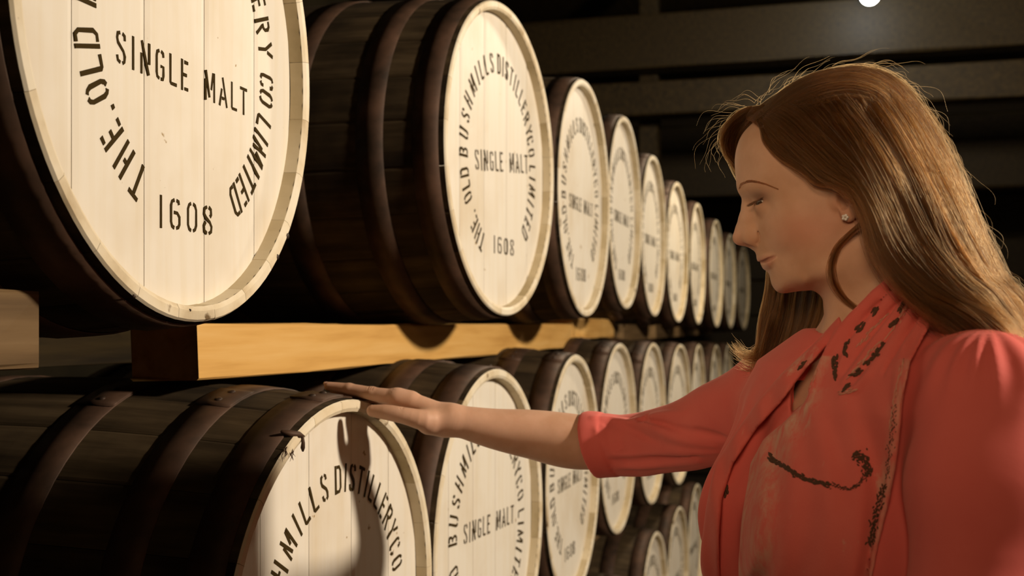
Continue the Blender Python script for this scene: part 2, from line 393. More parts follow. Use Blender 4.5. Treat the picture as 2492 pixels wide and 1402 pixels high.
def lettering(words=None, rot=0.0, malt=(-0.125, 0.172, -0.035, 0.04, 0.0), year=(-0.045, 0.08, -0.23, 0.038), cy=0.022, r0=0.188, h=0.043, k=1.0):
    out = []
    mb = MB(); w = dict(WORDS); w.update(words or {})
    for wd_, (a0, a1) in w.items(): around(mb, wd_, a0, a1, cy, r0, h, rot, k=k)
    out.append(('ring_lettering', mb.mesh('ring_lettering', INK)))
    mb = MB(); straight(mb, 'SINGLE MALT', malt[0], malt[1], malt[2], malt[3], malt[4], 0.108); out.append(('grade_lettering', mb.mesh('grade_lettering', INK)))
    mb = MB(); straight(mb, '1608', year[0], year[1], year[2], year[3], rot, 0.115); out.append(('year_lettering', mb.mesh('year_lettering', INK)))
    return out
STAVE, CHIME = stave_mesh(), chime_mesh()
HOOPS = [(-0.010, -0.060), (-0.118, -0.172), (-0.285, -0.345)]
HOOPM = [hoop_mesh(a, b) for a, b in HOOPS] + [hoop_mesh(-LEN - b, -LEN - a) for a, b in HOOPS]
RIVETS = [[rivet_mesh((a + b)/2, -0.05), rivet_mesh((a + b)/2, 0.05)] for a, b in HOOPS]
EDGES = [-R_D, -0.205, -0.074, 0.060, 0.196, R_D]
BOARDS = [board_mesh(EDGES[i], EDGES[i+1]) for i in range(5)]
BACKB = [board_mesh(EDGES[i], EDGES[i+1], -LEN + DEP + 0.02) for i in range(5)]
def make_barrel(loc, yaw, label, group, letters, hoop_rot=0.0, full=True, board_rot=0.0, r=1.0):
    t = thing('barrel', label, 'barrel', W(*loc), (0, 0, -math.radians(yaw)), group)
    t.scale = (1, r, r)
    ph = random.uniform(0, 2*math.pi/NST)
    for k in range(NST):
        s = link('stave', STAVE, t); s.rotation_euler = (2*math.pi*k/NST + ph, 0, 0); q = random.uniform(0.9985, 1.0005); s.scale = (1, q, q)
        c = link('chime', CHIME, s)
    hr = [random.uniform(0, 6.28) for _ in range(6)]
    if isinstance(hoop_rot, (list, tuple)): hr[:3] = list(hoop_rot)
    for k, hm in enumerate(HOOPM):
        if not full and k > 3: break
        hp = link('hoop', hm, t); hp.rotation_euler = (hr[k], 0, 0)
        if k < 3:
            for rv in RIVETS[k]: link('rivet', rv, hp)
    first = None
    for k, bm in enumerate(BOARDS):
        b = link('head_board', bm, t); b.rotation_euler = (board_rot, 0, 0)
    for bm in BACKB: link('head_board', bm, t)
    for nm, me in letters: link(nm, me, t)['kind'] = 'stuff'
    return t
LD = lettering()
L_U1 = lettering({'THE.': (238, 214), 'OLD': (207.5, 193), 'BUSHMILLS': (181, 96), 'DISTILLERY': (80, 11), 'CO': (-0.5, -7), 'LIMITED': (-17, -56)}, 0, (-0.131, 0.172, -0.060, 0.036, 0.0), (-0.047, 0.079, -0.224, 0.037))
L_U2 = lettering({'THE.': (238, 218), 'CO': (22, 14), 'LIMITED': (4, -42)}, 0, (-0.128, 0.200, -0.022, 0.043, 0.105), (-0.022, 0.105, -0.197, 0.038), k=0.9)
L_L1 = lettering({'BUSHMILLS': (178, 104.5), 'DISTILLERY': (92.5, 28), 'CO': (20, 11.5)}, 0, (-0.13, 0.17, -0.01, 0.04, 0.0))
L_L2 = lettering({'BUSHMILLS': (176, 101)}, 0, (-0.13, 0.178, -0.008, 0.04, -0.03))
UP = [(1.121,.329,-.039,-3.1,.327),(2.267,.348,.002,4.3,.330),(3.061,.353,.011,.7,.331),(3.789,.383,0,0,.330),(4.542,.362,-.012,.4,.329),(5.253,.340,-.003,1.7,.330),(6.094,.330,.001,.8,.330),(6.967,.315,.022,1.9,.333),(7.979,.305,.028,2.1,.334),(9.120,.293,.045,4.2,.335)]
LO = [(1.464,-.427,-.006,2.5,.320),(2.168,-.422,.008,2.6,.332),(2.964,-.412,.001,.3,.330),(3.793,-.392,-.023,.8,.328),(4.531,-.404,-.015,1.1,.329),(5.260,-.423,.006,2.4,.330),(6.130,-.438,.001,.1,.330),(7.121,-.46,.006,1.2,.330),(8.0,-.47,.01,1,.33)]
BO = [(2.2,-1.19,0,0,.33),(2.95,-1.19,0,1,.33),(3.7,-1.19,0,0,.33),(4.48,-1.172,.0,1,.33),(5.24,-1.19,.0,1.5,.33),(6.02,-1.19,0,1,.33)]
ORD = ['first', 'second', 'third', 'fourth', 'fifth', 'sixth', 'seventh', 'eighth', 'ninth', 'tenth']
for i, (y, h, x, yw, rr) in enumerate(UP):
    lab = {0: 'large white-headed oak barrel at top left, cut off by the picture edge',
           1: 'second white-headed oak barrel of the upper row, after a dark gap'}.get(i, '%s white-headed oak barrel from the left in the upper row' % ORD[i])
    BU_ = make_barrel((x, y, h), yw, lab, 'upper row of barrels', [L_U1, L_U2][i] if i < 2 else LD, [random.uniform(1.2, 2.2) for _ in range(3)], r=rr/.33)
    if i == 0: U1B = BU_
for i, (y, h, x, yw, rr) in enumerate(LO):
    lab = {0: 'white-headed oak barrel of the lower row with the hand resting on its rim',
           1: 'white-headed oak barrel of the lower row under the bare forearm'}.get(i, '%s white-headed oak barrel from the left in the lower row' % ORD[i])
    BL_ = make_barrel((x, y, h), yw, lab, 'lower row of barrels', [L_L1, L_L2][i] if i < 2 else LD, [1.63, 1.82, 1.9] if i == 0 else [random.uniform(1.2, 2.2) for _ in range(3)], r=rr/.33)
    if i == 0: L1B = BL_
for i, (y, h, x, yw, rr) in enumerate(BO):
    make_barrel((x, y, h), yw, '%s white-headed oak barrel from the left in the bottom row near the floor' % ORD[i], 'bottom row of barrels', LD, r=rr/.33)
# ---------------------------------------------------------------- stow rails between the rows
def rail(label, x, y0, y1, z0, z1, m, th=0.11, seg=14):
    o = wood_piece('stow_rail', W(x - th, y0, z0), W(x, y1, z1), m, None, seg, 0.004)
    return tag(o, label, 'rail', 'stow rails under the barrels')
XB = -0.19
rail('bright new pine stow rail between the rows, right beside the sawn gap', XB, 1.378, 3.77, -0.0800, 0.001, PINE)
rail('weathered grey pine stow rail end under the large barrel at the left edge', -0.105, -0.4, 0.945, -0.043, 0.033, GREYPINE)
rail('second pine stow rail, following the bright one further down the row', XB, 3.80, 4.60, -0.052, 0.022, PINE)
rail('third dim pine stow rail further down between the rows', XB, 4.63, 8.9, -0.074, 0.001, GREYPINE)
rail('rear timber stow rail hidden behind between the barrel rows', XB - 0.45, -0.4, 8.9, -0.075, 0.0, OLDTIMBER)
rail('front timber runner on the floor under the bottom row', XB, 1.8, 6.4, -EYE, -EYE + 0.03, OLDTIMBER)
rail('lower stow rail between the lower and bottom rows', XB, 1.2, 8.4, -0.835, -0.765, GREYPINE)
# ================================================================ the woman
def ray(px, py):
    a = (px - 1246.0)/F; b = (VPY - py)/F
    return np.array([CT*a - ST, ST*a + CT, b])
def at(px, py, Y):                                     # the point at distance Y along the row that is seen at (px, py); Z relative to the eye height
    d = ray(px, py); return np.array([D, 0, 0]) + d*(Y/d[1])
YH = 1.20                                              # her head's plane of symmetry
def hp(px, py, w=0.0): p = at(px, py, YH - w); return np.array([p[0], w, p[2]])   # head point: (x, half width, z)
def smin(a, b, k): h = np.clip(0.5 + 0.5*(b - a)/k, 0, 1); return b + (a - b)*h - k*h*(1 - h)
def smax(a, b, k): return -smin(-a, -b, k)
def cap(P, a, b, r0, r1):
    a = np.asarray(a, float); b = np.asarray(b, float); ba = b - a; pa = P - a
    h = np.clip((pa @ ba)/(ba @ ba), 0, 1)
    q = pa - h[:, None]*ba
    return np.sqrt((q*q).sum(1)) - (r0 + (r1 - r0)*h)
def chain(P, pts, rs, k=0.0):
    d = None
    for i in range(len(pts) - 1):
        c = cap(P, pts[i], pts[i+1], rs[i], rs[i+1])
        d = c if d is None else (np.minimum(d, c) if k == 0 else smin(d, c, k))
    return d
def dense(pts, rs, n):                                  # a smooth tapering limb: many short links along a curve
    p = np.asarray([np.r_[a, r] for a, r in zip(pts, rs)]); t = np.r_[0, np.cumsum(np.linalg.norm(np.diff(p[:, :3], axis=0), axis=1))]; t /= t[-1]
    P0 = np.vstack([2*p[0] - p[1], p, 2*p[-1] - p[-2]]); u = np.linspace(0, 1, n); i = np.clip(np.searchsorted(t, u, side='right') - 1, 0, len(p) - 2); f = ((u - t[i])/(t[i+1] - t[i]))[:, None]
    a, b, c, d = P0[i], P0[i+1], P0[i+2], P0[i+3]
    q = .5*(2*b + (c - a)*f + (2*a - 5*b + 4*c - d)*f**2 + (3*b - a - 3*c + d)*f**3)
    return list(q[:, :3]), list(q[:, 3])
def ell(P, c, r, R=None):
    q = P - np.asarray(c, float)
    if R is not None: q = q @ R
    q = q/np.asarray(r, float); l = np.sqrt((q*q).sum(1)) + 1e-9
    return (l - 1)*l/ (np.sqrt(((q/np.asarray(r))**2).sum(1)) + 1e-9)
def poly2(x, z, poly):                                 # signed distance to a polygon in the x-z plane
    poly = np.asarray(poly, float); n = len(poly); d = np.full(x.shape, 1e9); s = np.ones(x.shape)
    for i in range(n):
        a = poly[i]; b = poly[i-1]; e = b - a; wx = x - a[0]; wz = z - a[1]
        t = np.clip((wx*e[0] + wz*e[1])/(e @ e), 0, 1); dx = wx - e[0]*t; dz = wz - e[1]*t
        d = np.minimum(d, dx*dx + dz*dz)
        c1 = z >= a[1]; c2 = z < b[1]; c3 = e[0]*wz > e[1]*wx
        fl = (c1 & c2 & c3) | (~c1 & ~c2 & ~c3); s = np.where(fl, -s, s)
    return s*np.sqrt(d)
def surface_nets(fn, lo, hi, vox, B=8):
    lo = np.asarray(lo, float); hi = np.asarray(hi, float)
    nb = np.ceil((hi - lo)/(vox*B)).astype(int)
    g = np.stack(np.meshgrid(*[np.arange(n) for n in nb], indexing='ij'), -1).reshape(-1, 3)
    cen = lo + (g + 0.5)*vox*B
    f = np.concatenate([fn(c) for c in np.array_split(cen, max(1, len(cen)//100000))])
    g = g[np.abs(f) < vox*B*1.15]
    o = np.arange(B + 1); off = np.stack(np.meshgrid(o, o, o, indexing='ij'), -1).reshape(-1, 3)
    N = nb*B + 2; ids = []; vs_ = []; qe = []
    cor = np.array([(i, j, k) for i in (0, 1) for j in (0, 1) for k in (0, 1)])
    edges = [(a, b) for a in range(8) for b in range(a+1, 8) if np.abs(cor[a] - cor[b]).sum() == 1]
    for blk in np.array_split(g, max(1, len(g)//400)):
        if not len(blk): continue
        idx = blk[:, None, :]*B + off[None]
        val = fn((lo + idx.reshape(-1, 3)*vox)).reshape(len(blk), B+1, B+1, B+1)
        V = [val[:, c[0]:B+c[0], c[1]:B+c[1], c[2]:B+c[2]].reshape(-1) for c in cor]
        base = idx.reshape(len(blk), B+1, B+1, B+1, 3)[:, :B, :B, :B].reshape(-1, 3)
        neg = np.array([v < 0 for v in V]); cnt = neg.sum(0); m = (cnt > 0) & (cnt < 8)
        if not m.any(): continue
        V = [v[m] for v in V]; base = base[m]; neg = neg[:, m]
        acc = np.zeros((len(base), 3)); num = np.zeros(len(base))
        for a, b in edges:
            x = neg[a] != neg[b]; t = np.where(x, V[a]/np.where(x, V[a] - V[b], 1), 0)
            p = cor[a] + (cor[b] - cor[a])*t[:, None]; acc += np.where(x[:, None], p, 0); num += x
        vs_.append(lo + (base + acc/num[:, None])*vox)
        cid = (base[:, 0]*N[1] + base[:, 1])*N[2] + base[:, 2]; ids.append(cid)
        st = [4, 2, 1]
        qe.append(np.stack([np.where(neg[0] != neg[s_], np.where(neg[0], 1, -1), 0) for s_ in st], 1))
    ids = np.concatenate(ids); vs_ = np.concatenate(vs_); qe = np.concatenate(qe)
    od = np.argsort(ids); ids = ids[od]; vs_ = vs_[od]; qe = qe[od]
    stp = np.array([N[1]*N[2], N[2], 1]); quads = []
    def look(c):
        i = np.searchsorted(ids, c); i = np.minimum(i, len(ids) - 1); return i, ids[i] == c
    for ax in range(3):
        a1, a2 = stp[(ax+1) % 3], stp[(ax+2) % 3]
        for sgn in (1, -1):
            m = np.nonzero(qe[:, ax] == sgn)[0]
            if not len(m): continue
            c = ids[m]; i1, o1 = look(c - a1); i2, o2 = look(c - a1 - a2); i3, o3 = look(c - a2); ok = o1 & o2 & o3
            q = np.stack([m, i1, i2, i3], 1)[ok]
            quads.append(q if sgn > 0 else q[:, ::-1])
    quads = np.concatenate(quads)
    used = np.zeros(len(vs_), bool); used[quads.ravel()] = True; mp = np.cumsum(used) - 1
    return vs_[used], mp[quads]
def np_mesh(name, v, q, mat=None, parent=None, attrs=None, relax=0, where=None):
    for _ in range(relax):
        acc = np.zeros_like(v); n = np.zeros(len(v))
        for a in range(4):
            for b in (1, 3): np.add.at(acc, q[:, a], v[q[:, (a+b) % 4]]); np.add.at(n, q[:, a], 1)
        v = v + 0.5*(acc/np.maximum(n, 1)[:, None] - v)*(1 if where is None else where(v)[:, None])
    me = bpy.data.meshes.new(name)
    w = v + np.array([0, 0, EYE])
    me.vertices.add(len(w)); me.vertices.foreach_set('co', w.astype(np.float32).ravel())
    me.loops.add(q.size); me.loops.foreach_set('vertex_index', q.astype(np.int32).ravel())
    me.polygons.add(len(q)); me.polygons.foreach_set('loop_start', (np.arange(len(q))*4).astype(np.int32))
    me.polygons.foreach_set('use_smooth', np.ones(len(q), bool))
    me.update(); me.validate()
    for k, a in (attrs or {}).items():
        at_ = me.attributes.new(k, 'FLOAT', 'POINT'); at_.data.foreach_set('value', np.asarray(a, np.float32))
    if mat: me.materials.append(mat)
    o = bpy.data.objects.new(name, me); COL.objects.link(o)
    if parent: o.parent = parent; o.matrix_parent_inverse = parent.matrix_world.inverted() if False else Matrix.Translation(-Vector(parent.location))
    return o, v
# ---- head: half width of the skull over the profile plane, as a thin-plate map of its square
SIL = [(1830,303),(1807,328),(1795,354),(1789,382),(1788.5,405),(1790,425),(1793,445),(1797.5,462),(1805,478),(1815,492),(1826,520),(1835,548),(1838,575),(1834,596),(1834,604),(1838,614),(1843,625),(1855,638),(1863,650),(1868,660),(1872.5,670),(1875,682),(1878,693),(1885,704),(1893,711),(1903,714),(1925,711.5),(1950,708),(1975,704.5),(2000,706),
       (2040,712),(2090,708),(2140,690),(2180,650),(2213,580),(2238,500),(2250,420),(2240,340),(2205,268),(2150,222),(2090,200),(2030,200),(1965,216),(1910,240),(1865,270)]
INT = [(1822,395,.043),(1850,370,.058),(1900,330,.064),(1920,400,.0675),(1985,300,.066),(2050,380,.0745),(2150,380,.070),(2150,470,.068),(2080,280,.062),(1812,440,.030),(1832,452,.0425),(1860,455,.0535),(1890,460,.0605),(1930,460,.0645),(1980,470,.0685),(2050,480,.0715),
       (1836,494,.0240),(1850,500,.0315),(1868,500,.0405),(1890,500,.0555),(1920,510,.0635),(1840,530,.0195),(1852,535,.0275),(1870,540,.0455),(1890,545,.0545),(1915,548,.0615),(1950,550,.0655),(2000,550,.0685),(2040,545,.0695),
       (1849,575,.0225),(1860,580,.031),(1880,585,.0435),(1910,588,.0545),(1950,595,.0605),(2000,600,.0645),(1848,605,.0165),(1860,610,.0245),(1880,615,.0335),(1905,620,.0435),(1940,630,.0525),(1980,640,.0575),(2030,630,.0610),(2070,600,.062),
       (1862,637,.0165),(1875,645,.0250),(1895,652,.0345),(1925,660,.0435),(1960,668,.0490),(1876,665,.0165),(1890,678,.0240),(1887,692,.0160),(1905,700,.0235),(1930,692,.0335),(1960,690,.0415),(2000,680,.0500),(2040,665,.0560),(2100,640,.058),(2100,560,.065),(2160,560,.058)]
pts = [hp(a, b) for a, b in SIL] + [hp(*p) for p in INT] + [hp(a, b) for a, b in ((1700,250),(1700,600),(1750,800),(2000,850),(2330,700),(2380,300),(2100,80),(1800,150))]
qv = [0.0]*len(SIL) + [p[2]**2 for p in INT] + [-0.004, -0.003, -0.003, -0.004, -0.005, -0.006, -0.006, -0.006]
TP = np.array([[p[0], p[2]] for p in pts]); TQ = np.array(qv)
def tps_phi(r2): return np.where(r2 > 0, 0.5*r2*np.log(np.maximum(r2, 1e-20)), 0)
TC = TP.mean(0); TS = 0.1; tp = (TP - TC)/TS
K = tps_phi(((tp[:, None] - tp[None])**2).sum(-1)) + np.eye(len(tp))*2e-4
Pm = np.c_[np.ones(len(tp)), tp]; A = np.block([[K, Pm], [Pm.T, np.zeros((3, 3))]])
cf = np.linalg.solve(A, np.r_[TQ, 0, 0, 0])
GX0, GZ0, GS = TC[0] - 0.20, TC[1] - 0.22, 0.001; GN, GM = 400, 440
gx, gz = np.meshgrid(GX0 + np.arange(GN)*GS, GZ0 + np.arange(GM)*GS, indexing='ij')
gp = (np.stack([gx, gz], -1).reshape(-1, 2) - TC)/TS
QG = np.concatenate([tps_phi(((c[:, None] - tp[None])**2).sum(-1)) @ cf[:-3] + np.c_[np.ones(len(c)), c] @ cf[-3:] for c in np.array_split(gp, 20)]).reshape(GN, GM)
QX, QZ = np.gradient(QG, GS)
def bil(Gd, x, z):
    u = np.clip((x - GX0)/GS, 0, GN - 1.001); v = np.clip((z - GZ0)/GS, 0, GM - 1.001); i = u.astype(int); j = v.astype(int); a = u - i; b = v - j
    return (Gd[i,j]*(1-a) + Gd[i+1,j]*a)*(1-b) + (Gd[i,j+1]*(1-a) + Gd[i+1,j+1]*a)*b
def oh(px, py, out=0.0, w=.02):                         # the point of the skull map's surface that is seen at (px, py)
    for _ in range(12):
        p = hp(px, py, w); q = float(bil(QG, np.array([p[0]]), np.array([p[2]]))[0]); w = .5*w + .5*math.sqrt(max(q, 1e-6))
    p = hp(px, py, w); return p + np.array([0, out, 0])
UPL = [hp(1852.5,630.5,0), hp(1856,629.5,.006), oh(1864,628.5,-.0015), oh(1874,626,-.0015), oh(1884,623.5,-.0012)]
LOL = [hp(1866,646,0), hp(1868,645,.006), oh(1875,639.5,-.0015), oh(1882,633,-.0014), oh(1887,627.5,-.0010)]
SLIT = [hp(1848,638,0), hp(1853,637.5,.0080), hp(1857,636.5,.0135), oh(1865,634.5,.0030), oh(1874,631,.0026), oh(1882,627,.0014), oh(1889,623.8,.0004)]
EYE_C = hp(1867, 496, 0.0285); EYE_R = 0.0118
def eyedir(az, el): return np.array([-math.cos(az)*math.cos(el), math.sin(az)*math.cos(el), math.sin(el)])
def head(P, ear=True):
    x = P[:, 0]; w = np.abs(YH - P[:, 1]); z = P[:, 2]; H = np.stack([x, w, z], 1)
    Q = bil(QG, x, z); g2 = bil(QX, x, z)**2 + bil(QZ, x, z)**2
    d = (w*w - Q)/np.sqrt(4*w*w + g2 + 1e-5)
    out = (x < GX0 + .01) | (x > GX0 + GN*GS - .01) | (z < GZ0 + .01) | (z > GZ0 + GM*GS - .01)
    d = np.where(out, np.maximum(d, 0.05), d); d = np.clip(d, -0.05, 0.12)
    near = (np.abs(x - EYE_C[0]) < 0.07) & (np.abs(z - hp(1850,570)[2]) < 0.075) & (d < .04)
    if near.any():
        h = H[near]; e = d[near]
        # lids over the eyeball, brow
        e = smin(e, np.sqrt(((h - EYE_C)**2).sum(1)) - (EYE_R + 0.0016), 0.006)
        e = smin(e, chain(h, [hp(1817,455,.010), hp(1832,450,.030), hp(1862,452,.045)], [.006, .006, .005]), 0.012)
        # nose
        ns = chain(h, [hp(1827,470), hp(1824.5,500), hp(1817,532), hp(1808,558), hp(1801.5,577)], [.0070, .0064, .0066, .0072, .0078], 0.004)
        ns = smin(ns, cap(h, hp(1803,580), hp(1833,594), .0064, .0052), 0.005)
        ns = smin(ns, ell(h, hp(1832,581,.0115), (.0088, .0066, .0076)), 0.0035)
        ns = smin(ns, cap(h, hp(1812,572,.0045), hp(1840,560,.010), .0062, .0060), 0.006)
        e = smin(e, ns, 0.0055)
        e = smax(e, -ell(h, hp(1819,596.5,.0095), (.0062, .0042, .0024)), 0.0018)                      # nostril
        e = smin(e, chain(h, [hp(1826,505,.0045), hp(1826,535,.0060), hp(1832,566,.0090)], [.0065,.0080,.0080], .004), 0.010)
        e = smax(e, -chain(h, [hp(1845,562,.0180), hp(1850.5,573,.0195), hp(1850,584,.0190), hp(1844,592,.0165)], [.0005, .0012, .0012, .0005]), 0.004)             # crease behind the wing
        # lips
        up = chain(h, UPL, [.0044, .0046, .0040, .0032, .0016]); lo = chain(h, LOL, [.0052, .0052, .0042, .0032, .0014])
        e = smin(e, up, 0.004); e = smin(e, lo, 0.004)
        e = smax(e, -chain(h, SLIT, [.0010, .0014, .0018, .0022, .0021, .0016, .0008]), 0.0010)
        # lid crease and the nearly closed eye
        c_ = EYE_C
        cr = [c_ + eyedir(a, .78 - .20*abs(a - .8))*(EYE_R + .0026) for a in (.0, .35, .7, 1.05, 1.35)]
        e = smax(e, -chain(h, cr, [.0008, .0013, .0015, .0014, .0006]), 0.0022)
        sl = [c_ + eyedir(a, q)*(EYE_R + .0015) for a, q in ((.05, -.12), (.4, -.06), (.8, .02), (1.15, .14), (1.45, .30))]
        e = smax(e, -chain(h, sl, [.0006, .0014, .0024, .0022, .0004]), 0.0007)
        d = d.copy(); d[near] = e
    # ear
    nr = (np.abs(x - hp(2070,500)[0]) < .05) & (np.abs(z - hp(2070,480)[2]) < .06)
    if ear and nr.any():
        h = H[nr]; e = d[nr]
        er = chain(h, [hp(2044,442,.075), hp(2066,418,.083), hp(2090,438,.087), hp(2091,478,.083), hp(2080,512,.077)], [.004, .0048, .005, .0048, .004], .004)
        er = smin(er, ell(h, hp(2065,517,.0745), (.0078, .0050, .0098)), .006)
        er = smin(er, ell(h, hp(2072,478,.0755), (.012, .0040, .018)), .006)
        er = smin(er, ell(h, hp(2035,490,.0705), (.0050, .0050, .0085)), .004)
        er = smax(er, -ell(h, hp(2052,484,.0785), (.0062, .0066, .0110)), .002)
        e = smin(e, er, .004); d = d.copy(); d[nr] = e
    return d
# ---- torso frame (turned towards the camera), shoulders and arms
SH_N = np.array([0.792, 1.045, -0.070]); SH_F = np.array([0.585, 1.375, -0.092])
TCX = (SH_N[:2] + SH_F[:2])/2; RF = (SH_F[:2] - SH_N[:2]); RF = RF/np.linalg.norm(RF); NF = np.array([-RF[1], RF[0]])
TZ = np.array([-1.00,-.78,-.66,-.55,-.45,-.36,-.28,-.20,-.14,-.08,-.04,-.01,.02])
TA = np.array([.10,.178,.182,.172,.150,.134,.140,.152,.160,.165,.140,.075,.012])
TB = np.array([.08,.118,.122,.116,.106,.100,.104,.108,.104,.094,.078,.050,.010])
def loc(P): q = P[:, :2] - TCX; return q @ RF, q @ NF, P[:, 2]
def torso(P, da=0.0, db=0.0, bust=True, flare=0.0):
    l, f, z = loc(P); fl = flare*np.clip((-z - .2)/.3, 0, 1)
    a = np.interp(z, TZ, TA) + da + fl; b = np.interp(z, TZ, TB) + db + fl*.8
    a = np.maximum(a, .012); b = np.maximum(b, .012)
    r = np.sqrt((l/a)**2 + (f/b)**2); d = (r - 1)*b*np.where(r < 1, 1, .9)
    d = np.maximum(d, z + 0.004); d = np.maximum(d, -1.0 - z)
    if bust:
        for s in (-1, 1):
            q = np.stack([l - s*.072, f - .080 - db, (z + .205)*.85], 1); d = smin(d, np.sqrt((q*q).sum(1)) - .046, .065)
    return d
NECK = ([at(2108,560,YH), at(2124,670,YH), at(2156,775,YH), at(2200,860,YH)], [.050, .0485, .053, .062])
ELB = at(1530, 1083, 1.585); WR = at(1100, 1021, 1.530)
FARM = dense([SH_F, SH_F*.45 + ELB*.55 + np.array([0, .01, -.004]), ELB], [.046, .0385, .0330], 7)
FORE = dense([ELB, at(1400,1075,1.580), at(1300,1058,1.570), at(1200,1043,1.552), WR], [.0330, .0400, .0362, .0292, .0212], 48)
ELN = np.array([0.800, 0.985, -0.350]); WRN = np.array([0.690, 0.935, -0.560])
NARM = ([SH_N, (SH_N + ELN)/2, ELN, (ELN*.6 + WRN*.4), WRN], [.052, .047, .038, .036, .022])
# hand that lies on the rim
YI = 1.515
def hh(px, py, dy=0.0): return at(px, py, YI + dy)
BARC = (1.464, -.427)
def on_barrel(x, y, lift):                              # height of the barrel's skin under the fingers, plus lift
    r = .320/.33*(rad(min(x + .006, 0)) + .0035); return BARC[1] + math.sqrt(max(r*r - (y - BARC[0])**2, 1e-4)) + lift
IDX = [hh(1000,972,.004), hh(962,967), hh(905,958), hh(850,947), hh(800,940.5)]
IR = [.0125, .0118, .0098, .0084, .0068]
def finger(y0, x0, x1, spread, r):                      # the fingers beyond the index finger, lying along the barrel top
    P_ = []; n = 5
    for i in range(n):
        t = i/(n-1); x = x0 + (x1 - x0)*t; y = y0 + spread*t; P_.append(np.array([x, y, on_barrel(x, y, r*(1.05 - .12*t)) - .30*max(x - .004, 0)]))
    return P_, [r*1.15, r*1.05, r*.97, r*.88, r*.72]
KX = IDX[1][0]
FIN = [finger(YI + .018, KX - .002, KX - .108, .004, .0088), finger(YI + .0345, KX + .006, KX - .094, .007, .0084), finger(YI + .050, KX + .016, KX - .066, .009, .0074)]
THB = [hh(1062,1022,.0), hh(1030,1022,-.016), hh(985,1012,-.026), hh(943,1004,-.029), hh(907,1000,-.030)]
TR = [.0160, .0150, .0122, .0112, .0088]
IDXD = dense(IDX, IR, 11); THBD = dense(THB, TR, 11)
def hand(P):
    pw = WR + np.array([-.012, .004, .0])
    d = chain(P, [WR, pw], [.0195, .0205]); d = smin(d, cap(P, WR + np.array([-.004, -.004, .0065]), IDX[1] + np.array([.006, .002, .0010]), .0125, .0105), .010)
    kn = [IDX[1]] + [f[0][0] for f in FIN]; rr = [.0125, .0128, .0120, .0108]
    for i, (k_, r) in enumerate(zip(kn, rr)):
        b = pw + np.array([-.004, .004 + .010*i, .004 - .004*i]); d = smin(d, cap(P, b, k_ + np.array([.004, 0, -.003]), .0150, r), .012)
    d = smin(d, chain(P, [pw + np.array([0, -.004, -.008]), THB[1] + np.array([.004, .012, -.006])], [.017, .0165]), .014)
    d = smin(d, chain(P, [pw + np.array([-.01, .03, -.012]), kn[3] + np.array([.02, 0, -.008])], [.015, .013]), .014)
    ix = chain(P, *IDXD)
    for q, r, k in ((IDX[2], .0096, .0), (IDX[3], .0081, .0)): ix = smin(ix, np.sqrt(((P - q - np.array([0, 0, .0010]))**2).sum(1)) - r, .003)
    d = smin(d, ix, .005)
    d = smin(d, np.sqrt(((P - IDX[1] - np.array([0, 0, .0014]))**2).sum(1)) - .0106, .006)
    for p_, r in FIN: d = smin(d, chain(P, p_, r), .004)
    th = chain(P, *THBD)
    d = smin(d, th, .007)
    # knuckle creases
    for c_, n_ in ((IDX[2], 3), (IDX[1], 2), (THB[2]*.75 + THB[3]*.25, 4)):
        for j in range(n_):
            o_ = np.array([(j - (n_-1)/2)*.0032, 0, 0])
            r = .0115 if c_ is IDX[1] else .0095
            rg = [c_ + o_ + np.array([0, -math.cos(a)*r*1.02, math.sin(a)*r*1.02 + .0006]) for a in (.5, 1.0, 1.5)]
            d = smax(d, -chain(P, rg, [.0004, .0006, .0004]), .0016)
    return d
def skin(P):
    d = np.full(len(P), 1.0); x, y, z = P.T
    m = (z > -.30) & (x > .50) & (y > 1.0)& (y < 1.42)
    if m.any():
        p = P[m]; e = head(p)
        nk = chain(p, *NECK, .02)
        # cord of muscle from behind the ear to the collar bone
        nk = smin(nk, cap(p, at(2095,600,YH-.052), at(2040,800,YH-.020), .012, .009), .015)
        nk = smin(nk, cap(p, at(2095,600,YH+.052), at(2040,800,YH+.020), .012, .009), .015)
        e = smin(e, nk, .016)
        tr = torso(p, -.012, -.010); tr = smin(tr, cap(p, NECK[0][3], SH_N + np.array([0, 0, .02]), .05, .035), .04); tr = smin(tr, cap(p, NECK[0][3] + np.array([0, .01, -.03]), SH_F + np.array([0, 0, .01]), .046, .035), .04)
        e = smin(e, tr, .03); d[m] = e
    m = (x < .72) & (y > 1.25) & (z < .05) & (z > -.3)
    if m.any():
        p = P[m]; e = np.full(len(p), .2); k = p[:, 0] > .36
        if k.any(): e[k] = chain(p[k], *FARM)
        k = p[:, 0] < .46
        if k.any(): e[k] = np.minimum(e[k], chain(p[k], *FORE))
        hm = p[:, 0] < .22
        if hm.any(): e2 = e[hm]; e[hm] = smin(e2, hand(p[hm]), .012)
        d[m] = smin(d[m], e, .03)
    m = (y < 1.2) & (z < .05) & (x > .6)
    if m.any(): d[m] = smin(d[m], chain(P[m], *NARM, .02), .03)
    d = np.maximum(d, -.62 - z)
    return d
WOMAN = thing('person', 'woman with long brown hair in coral blouse and scarf, touching a barrel', 'person', W(0.69, 1.21, -EYE))
